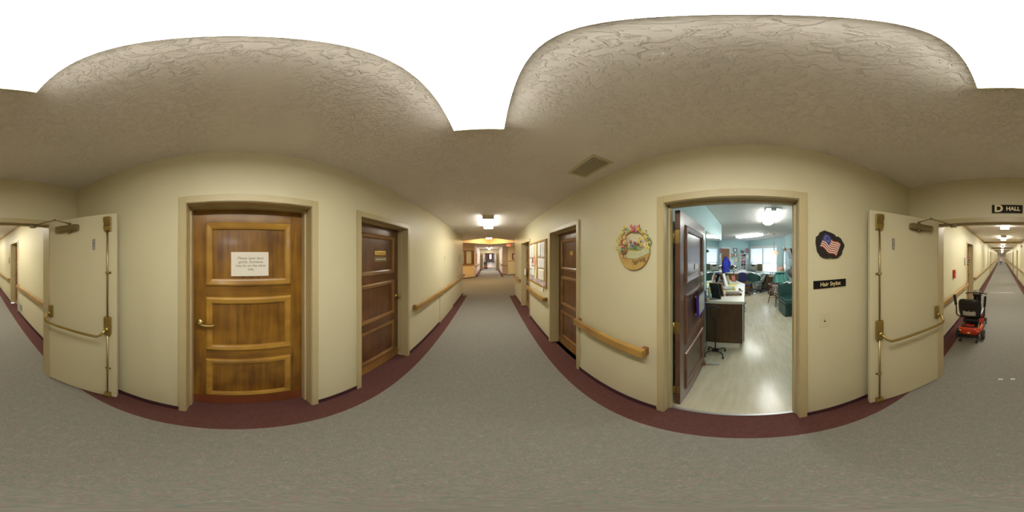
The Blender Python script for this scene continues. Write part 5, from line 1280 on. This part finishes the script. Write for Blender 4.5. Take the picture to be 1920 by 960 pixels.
k.grid(cape, 36, 16, 'aqua'); tag(k.build('salon_cape', None, (pc_.x, pc_.y, 0), R(-80), mod=.006), 'aqua cape draped over a salon chair back', 'cape')
t = thing('floral_bag', 'floral cloth bag standing behind the aqua cape', 'bag', (pc_.x+.55, pc_.y-.08, 0), R(-85))
k = MB(); k.lathe([(0, .84), (.13, .84), (.16, .95), (.15, 1.12), (.10, 1.22), (0, 1.20)], (0, 0, 0), 'floral', 16); k.build('bag_body', t)
k = MB(); k.tube([(-.07, 0, 1.18), (-.05, 0, 1.30), (.05, 0, 1.30), (.07, 0, 1.18)], .01, 'rose', 6); k.build('handle', t)
t = thing('side_table', 'small side table carrying the floral bag', 'table', (pc_.x+.55, pc_.y-.08, 0), R(-85))
k = MB(); k.cyl((0, 0, .80), (0, 0, .838), .17, 'walnut', seg=24); k.build('table_top', t)
k = MB(); k.cyl((0, 0, .02), (0, 0, .80), .025, 'walnut'); k.build('post', t); k = MB(); k.cyl((0, 0, 0), (0, 0, .025), .15, 'walnut', seg=20); k.build('base', t)
# ============================================================ mobility scooter (faces +y in its own frame)
def make_scooter(label, loc, rz):
    t = thing('mobility_scooter', label, 'mobility scooter', loc, rz, 'red mobility scooters parked in the halls')
    def wheel(x, y, r, w_):
        k = MB(); T_ = Matrix.Rotation(PI/2, 4, 'Y')
        k.lathe([(r*.55, -w_/2), (r*.9, -w_/2), (r, -w_*.3), (r, w_*.3), (r*.9, w_/2), (r*.55, w_/2)], (x, y, r), 'rubber', 24, T_); wl = k.build('wheel', t)
        k = MB(); k.lathe([(0, -w_*.42), (r*.5, -w_*.42), (r*.56, -w_*.3), (r*.56, w_*.3), (r*.5, w_*.42), (0, w_*.42)], (x, y, r), 'silver', 20, T_); k.build('hub', wl)
    for s_ in (-1, 1): wheel(s_*.232, 0, .10, .065); wheel(s_*.17, .78, .085, .055)
    for s_ in (-1, 1):
        k = MB(); k.cyl((s_*.13, -.19, .035), (s_*.17, -.19, .035), .035, 'black', seg=14); k.tube([(s_*.15, -.06, .12), (s_*.15, -.19, .035)], .010, 'black', 6); k.build('anti_tip_wheel', t)
    # red rear body: a shaped shell
    k = MB()
    def shell(a, b):
        an = 2*PI*a; cx, sy_ = math.cos(an), math.sin(an)
        px_ = .222*math.copysign(abs(cx)**.45, cx); py_ = .03+.20*math.copysign(abs(sy_)**.5, sy_)
        zs = [.13, .155, .205, .245, .275, .29]; ss = [.74, .84, .97, 1.0, .95, .84]
        q = min(4.999, b*5); i = int(q); f_ = q-i; z = zs[i]*(1-f_)+zs[i+1]*f_; s2 = ss[i]*(1-f_)+ss[i+1]*f_
        return (px_*s2, py_*s2, z+.02*max(0, -sy_)*b)
    k.grid(shell, 48, 12, 'red')
    k.prism([(.17*math.cos(a), .03+.14*math.sin(a)) for a in [2*PI*i/20 for i in range(20)]], .27, .292, 'red', 'Z')
    body = k.build('rear_body', t)
    k = MB(); k.box(-.15, .15, -.125, .14, .285, .315, 'black', .012); k.box(-.085, .085, -.10, -.02, .31, .335, 'red', .012); k.box(.155, .17, -.10, -.07, .26, .34, 'yellow', .004); k.build('battery_lid', body)
    k = MB(); k.sph((0, -.168, .20), .032, 'yellow', (1.1, .35, .55), 14); k.build('emblem', body)
    for s_ in (-1, 1): k = MB(); k.sph((s_*.168, -.142, .24), .03, 'yellow' if s_ < 0 else 'orange', (1.3, .4, .6), 12, Matrix.Rotation(s_*.6, 4, 'Z')); k.build('reflector', body)
    k = MB(); k.box(-.15, .15, -.16, -.05, .085, .145, 'black', .02); k.build('motor_housing', t)
    k = MB(); k.box(-.155, .155, -.02, .30, .355, .44, 'black', .03); k.build('battery_box', t)
    # deck and front
    k = MB(); k.prism([(-.19, .20), (.19, .20), (.20, .62), (.15, .90), (-.15, .90), (-.20, .62)], .085, .115, 'black', 'Z'); k.build('floor_deck', t)
    k = MB(); k.prism([(.62, .11), (.92, .11), (.93, .16), (.86, .24), (.78, .42), (.72, .42), (.68, .2)], -.15, .15, 'red', 'X'); k.build('front_shroud', t)
    k = MB(); k.tube([(0, .80, .15), (0, .74, .45), (0, .66, .80)], .024, 'black', 10); k.build('tiller', t)
    k = MB(); k.box(-.09, .09, .60, .68, .74, .86, 'black', .02); k.box(-.06, .06, .595, .605, .80, .85, 'silver', .003); k.build('console', t)
    k = MB(); k.tube([(-.24, .54, .83), (-.16, .58, .835), (-.07, .62, .83), (.07, .62, .83), (.16, .58, .835), (.24, .54, .83)], .013, 'black', 8); hb = k.build('handlebar', t)
    k = MB(); k.tube([(-.08, .60, .86), (-.05, .59, .90), (.05, .59, .90), (.08, .60, .86)], .008, 'silver', 8); k.tube([(-.11, .58, .84), (-.02, .57, .88), (.06, .57, .87)], .007, 'silver', 8); k.build('control_lever', t)
    for x in (-.05, .05): k = MB(); k.box(x-.035, x+.035, .68, .70, .60, .74, 'black', .005); k.build('basket_bracket', t)
    # seat
    k = MB(); k.tube([(0, .10, .34), (0, .10, .48)], .028, 'black', 10); k.build('seat_post', t)
    k = MB(); k.box(-.21, .21, -.02, .36, .48, .56, 'black', .035); k.build('seat', t)
    k = MB()
    def back(side):
        def fn(a, b):
            # rounded-rectangle outline filled in polar rings
            an = 2*PI*a; c_, n_ = math.cos(an), math.sin(an)
            X_ = math.copysign(abs(c_)**.42, c_)*b; Z_ = math.copysign(abs(n_)**.42, n_)*b
            w_ = .215*(1-.09*max(0, -Z_)**1.5)
            y = -.085-.045*(Z_*.5+.5)+.035*X_*X_ - side*.030*(1-b**6)
            return (X_*w_, y, .69+Z_*.188)
        return fn
    k.grid(back(1), 48, 14, 'black'); k.grid(back(-1), 48, 14, 'black'); bk_ = k.build('backrest', t)
    k = MB(); k.grid(lambda a, b: (-.125+.245*a, -.128-.012*b+.02*(2*a-1)**2, .545+.09*b), 6, 4, 'grill'); k.build('back_pocket', bk_, mod=.004)
    for x in (-.09, 0, .09): k = MB(); k.sph((x, -.146, .655), .006, 'white', seg=8); k.build('stud', bk_)
    for s_ in (-1, 1):
        k = MB(); k.tube([(s_*.10, -.01, .475), (s_*.20, -.03, .485), (s_*.25, -.04, .51), (s_*.265, -.045, .56), (s_*.268, -.05, .72), (s_*(.272), -.05, .76)], .013, 'black', 8); k.build('armrest_frame', t)
        k = MB(); 
        T_ = Matrix.Translation((s_*(.275 if s_ > 0 else .285), -.055, .825)) @ Matrix.Rotation(R(4 if s_ > 0 else -9), 4, 'Y')
        k.box(-.022, .022, -.035, .035, -.10, .11, 'blackf', .018, T=T_); k.build('armrest_pad', t)
    return t
sct = make_scooter('red and black mobility scooter parked under the D hall handrail', (.575, -3.0, 0), R(178))
dup(sct, (-.56, 21.5, 0), R(-6), 'tiny distant red scooter beyond the far double doors')
# ============================================================ person in a wheelchair far down the D hall
t = thing('wheelchair', 'dark wheelchair at the far end of the D hall', 'wheelchair', (.10, -32.0, 0), PI)
for s_ in (-1, 1):
    k = MB(); T_ = Matrix.Rotation(PI/2, 4, 'Y'); k.tube([(s_*.30, .10+.30*math.cos(a), .31+.30*math.sin(a)) for a in [2*PI*i/28 for i in range(28)]], .014, 'rubber', 8, closed=True)
    for i in range(8): a = PI*i/4; k.cyl((s_*.30, .10, .31), (s_*.30, .10+.29*math.cos(a), .31+.29*math.sin(a)), .004, 'chrome', seg=5)
    k.cyl((s_*.27, .10, .31), (s_*.33, .10, .31), .03, 'chrome', seg=12); k.build('wheel', t)
    k = MB(); k.tube([(s_*.22, -.36+.08*math.cos(a), .095+.08*math.sin(a)) for a in [2*PI*i/16 for i in range(16)]], .014, 'rubber', 8, closed=True); k.tube([(s_*.22, -.36, .095), (s_*.22, -.34, .20), (s_*.22, -.30, .40)], .01, 'black', 6); k.build('caster', t)
    k = MB(); k.tube([(s_*.24, -.32, .42), (s_*.24, .26, .42), (s_*.24, .30, .92), (s_*.24, .38, .94)], .013, 'chrome', 8); k.tube([(s_*.24, .24, .66), (s_*.24, -.16, .66), (s_*.24, -.2, .44)], .012, 'black', 8); k.build('side_frame', t)
    k = MB(); k.box(s_*.13-.07, s_*.13+.07, -.62, -.46, .12, .135, 'black', .004); k.tube([(s_*.22, -.32, .42), (s_*.2, -.5, .13)], .01, 'chrome', 6); k.build('footrest', t)
k = MB(); k.box(-.23, .23, -.28, .24, .42, .46, 'black', .01); k.build('seat', t)
k = MB(); k.box(-.23, .23, .26, .30, .48, .88, 'black', .01); k.build('backrest', t)
def skin_body(name, verts, edges, radii, m, parent, sub=2):
    me = bpy.data.meshes.new(name); me.from_pydata(verts, edges, []); me.update()
    o = bpy.data.objects.new(name, me); COL.objects.link(o); me.materials.append(M[m])
    sk = o.modifiers.new('skin', 'SKIN'); sk.use_smooth_shade = True
    if not me.skin_vertices: 
        bpy.context.view_layer.objects.active = o
    for i, r_ in enumerate(radii):
        v = me.skin_vertices[0].data[i]; v.radius = (r_, r_); v.use_root = (i == 0)
    ss = o.modifiers.new('sub', 'SUBSURF'); ss.levels = sub; ss.render_levels = sub
    dg = bpy.context.evaluated_depsgraph_get(); m2 = bpy.data.meshes.new_from_object(o.evaluated_get(dg)); m2.materials.clear(); m2.materials.append(M[m])
    o.modifiers.clear(); o.data = m2
    if parent: o.parent = parent
    return o
pr = thing('person', 'seated person in pale top and blue trousers in the distant wheelchair', 'person', (.10, -32.0, 0), PI)
V = [(0, .08, .56), (0, .10, .72), (0, .12, .90), (0, .12, 1.02), (0, .10, 1.08), (0, .09, 1.20), (0, .085, 1.28)]
E = [(0, 1), (1, 2), (2, 3), (3, 4), (4, 5), (5, 6)]; RR = [.13, .13, .13, .10, .05, .085, .07]
def add(pts, rs, root_i):
    prev = root_i
    for p_, r_ in zip(pts, rs): V.append(p_); RR.append(r_); E.append((prev, len(V)-1)); prev = len(V)-1
    return prev
for s_ in (-1, 1):
    w_ = add([(s_*.17, .12, 1.0), (s_*.24, .10, .76), (s_*.20, -.12, .66), (s_*.17, -.17, .65)], [.055, .042, .032, .03], 3)
    for q in range(4): add([(s_*(.15+.018*q), -.22, .655), (s_*(.15+.018*q), -.25+.004*q, .635)], [.009, .008], w_)
    add([(s_*.135, -.18, .64)], [.009], w_)
    add([(s_*.09, -.02, .55), (s_*.11, -.38, .53), (s_*.12, -.44, .30), (s_*.12, -.47, .17), (s_*.12, -.56, .16)], [.085, .065, .05, .035, .035], 0)
skin_body('body', V, E, RR, 'skin', pr)
k = MB(); k.sph((0, .105, 1.235), .105, 'hair', (.95, 1.0, 1.15), 16); k.build('hair', pr)
k = MB(); k.sph((0, .035, 1.22), .080, 'skin', (.9, .75, 1.2), 16); k.sph((0, -.035, 1.205), .014, 'skin', (.8, 1, 1.3), 8)
for s_ in (-1, 1): k.sph((s_*.03, -.018, 1.235), .008, 'blackink', seg=8); k.sph((s_*.078, .06, 1.21), .018, 'skin', (.4, 1, 1.5), 8)
k.box(-.022, .022, -.024, -.012, 1.163, 1.170, 'rose', .002); k.build('face', pr)
V = [(0, .08, .60), (0, .10, .74), (0, .12, .90), (0, .12, 1.00)]; E = [(0, 1), (1, 2), (2, 3)]; RR = [.155, .15, .15, .11]
for s_ in (-1, 1): add([(s_*.18, .12, .98), (s_*.245, .10, .77), (s_*.22, -.04, .69)], [.07, .058, .048], 3)
skin_body('shirt', V, E, RR, 'shirt', pr)
V = [(0, .08, .56)]; E = []; RR = [.15]
for s_ in (-1, 1): add([(s_*.09, -.02, .56), (s_*.11, -.38, .54), (s_*.12, -.44, .30), (s_*.12, -.47, .20)], [.095, .078, .062, .052], 0)
skin_body('trousers', V, E, RR, 'jeans', pr)
for s_ in (-1, 1): k = MB(); k.box(s_*.12-.045, s_*.12+.045, -.64, -.42, .137, .21, 'black', .03); k.build('shoe', pr)
# ------------------------------------------------------------ world, camera, colour management
w = bpy.data.worlds.new('sky'); sc.world = w; w.use_nodes = True
bg = w.node_tree.nodes['Background']; bg.inputs['Color'].default_value = (.86, .92, 1, 1); bg.inputs['Strength'].default_value = 4.2
cam = bpy.data.cameras.new('camera'); co = bpy.data.objects.new('camera', cam); COL.objects.link(co)
cam.type = 'PANO'
try: cam.cycles.panorama_type = 'EQUIRECTANGULAR'
except Exception: cam.panorama_type = 'EQUIRECTANGULAR'
cam.clip_start = .02; cam.clip_end = 200
co.location = (0, 0, H); co.rotation_euler = (PI/2, 0, -R(7.875))
sc.camera = co
vs = sc.view_settings; vs.view_transform = 'Standard'; vs.look = 'None'; vs.exposure = .62; vs.gamma = 1; vs.use_curve_mapping = False
cy = sc.cycles
cy.use_denoising = True; cy.max_bounces = 10; cy.diffuse_bounces = 6; cy.glossy_bounces = 4; cy.transmission_bounces = 6; cy.sample_clamp_indirect = 6; cy.caustics_reflective = False; cy.caustics_refractive = False
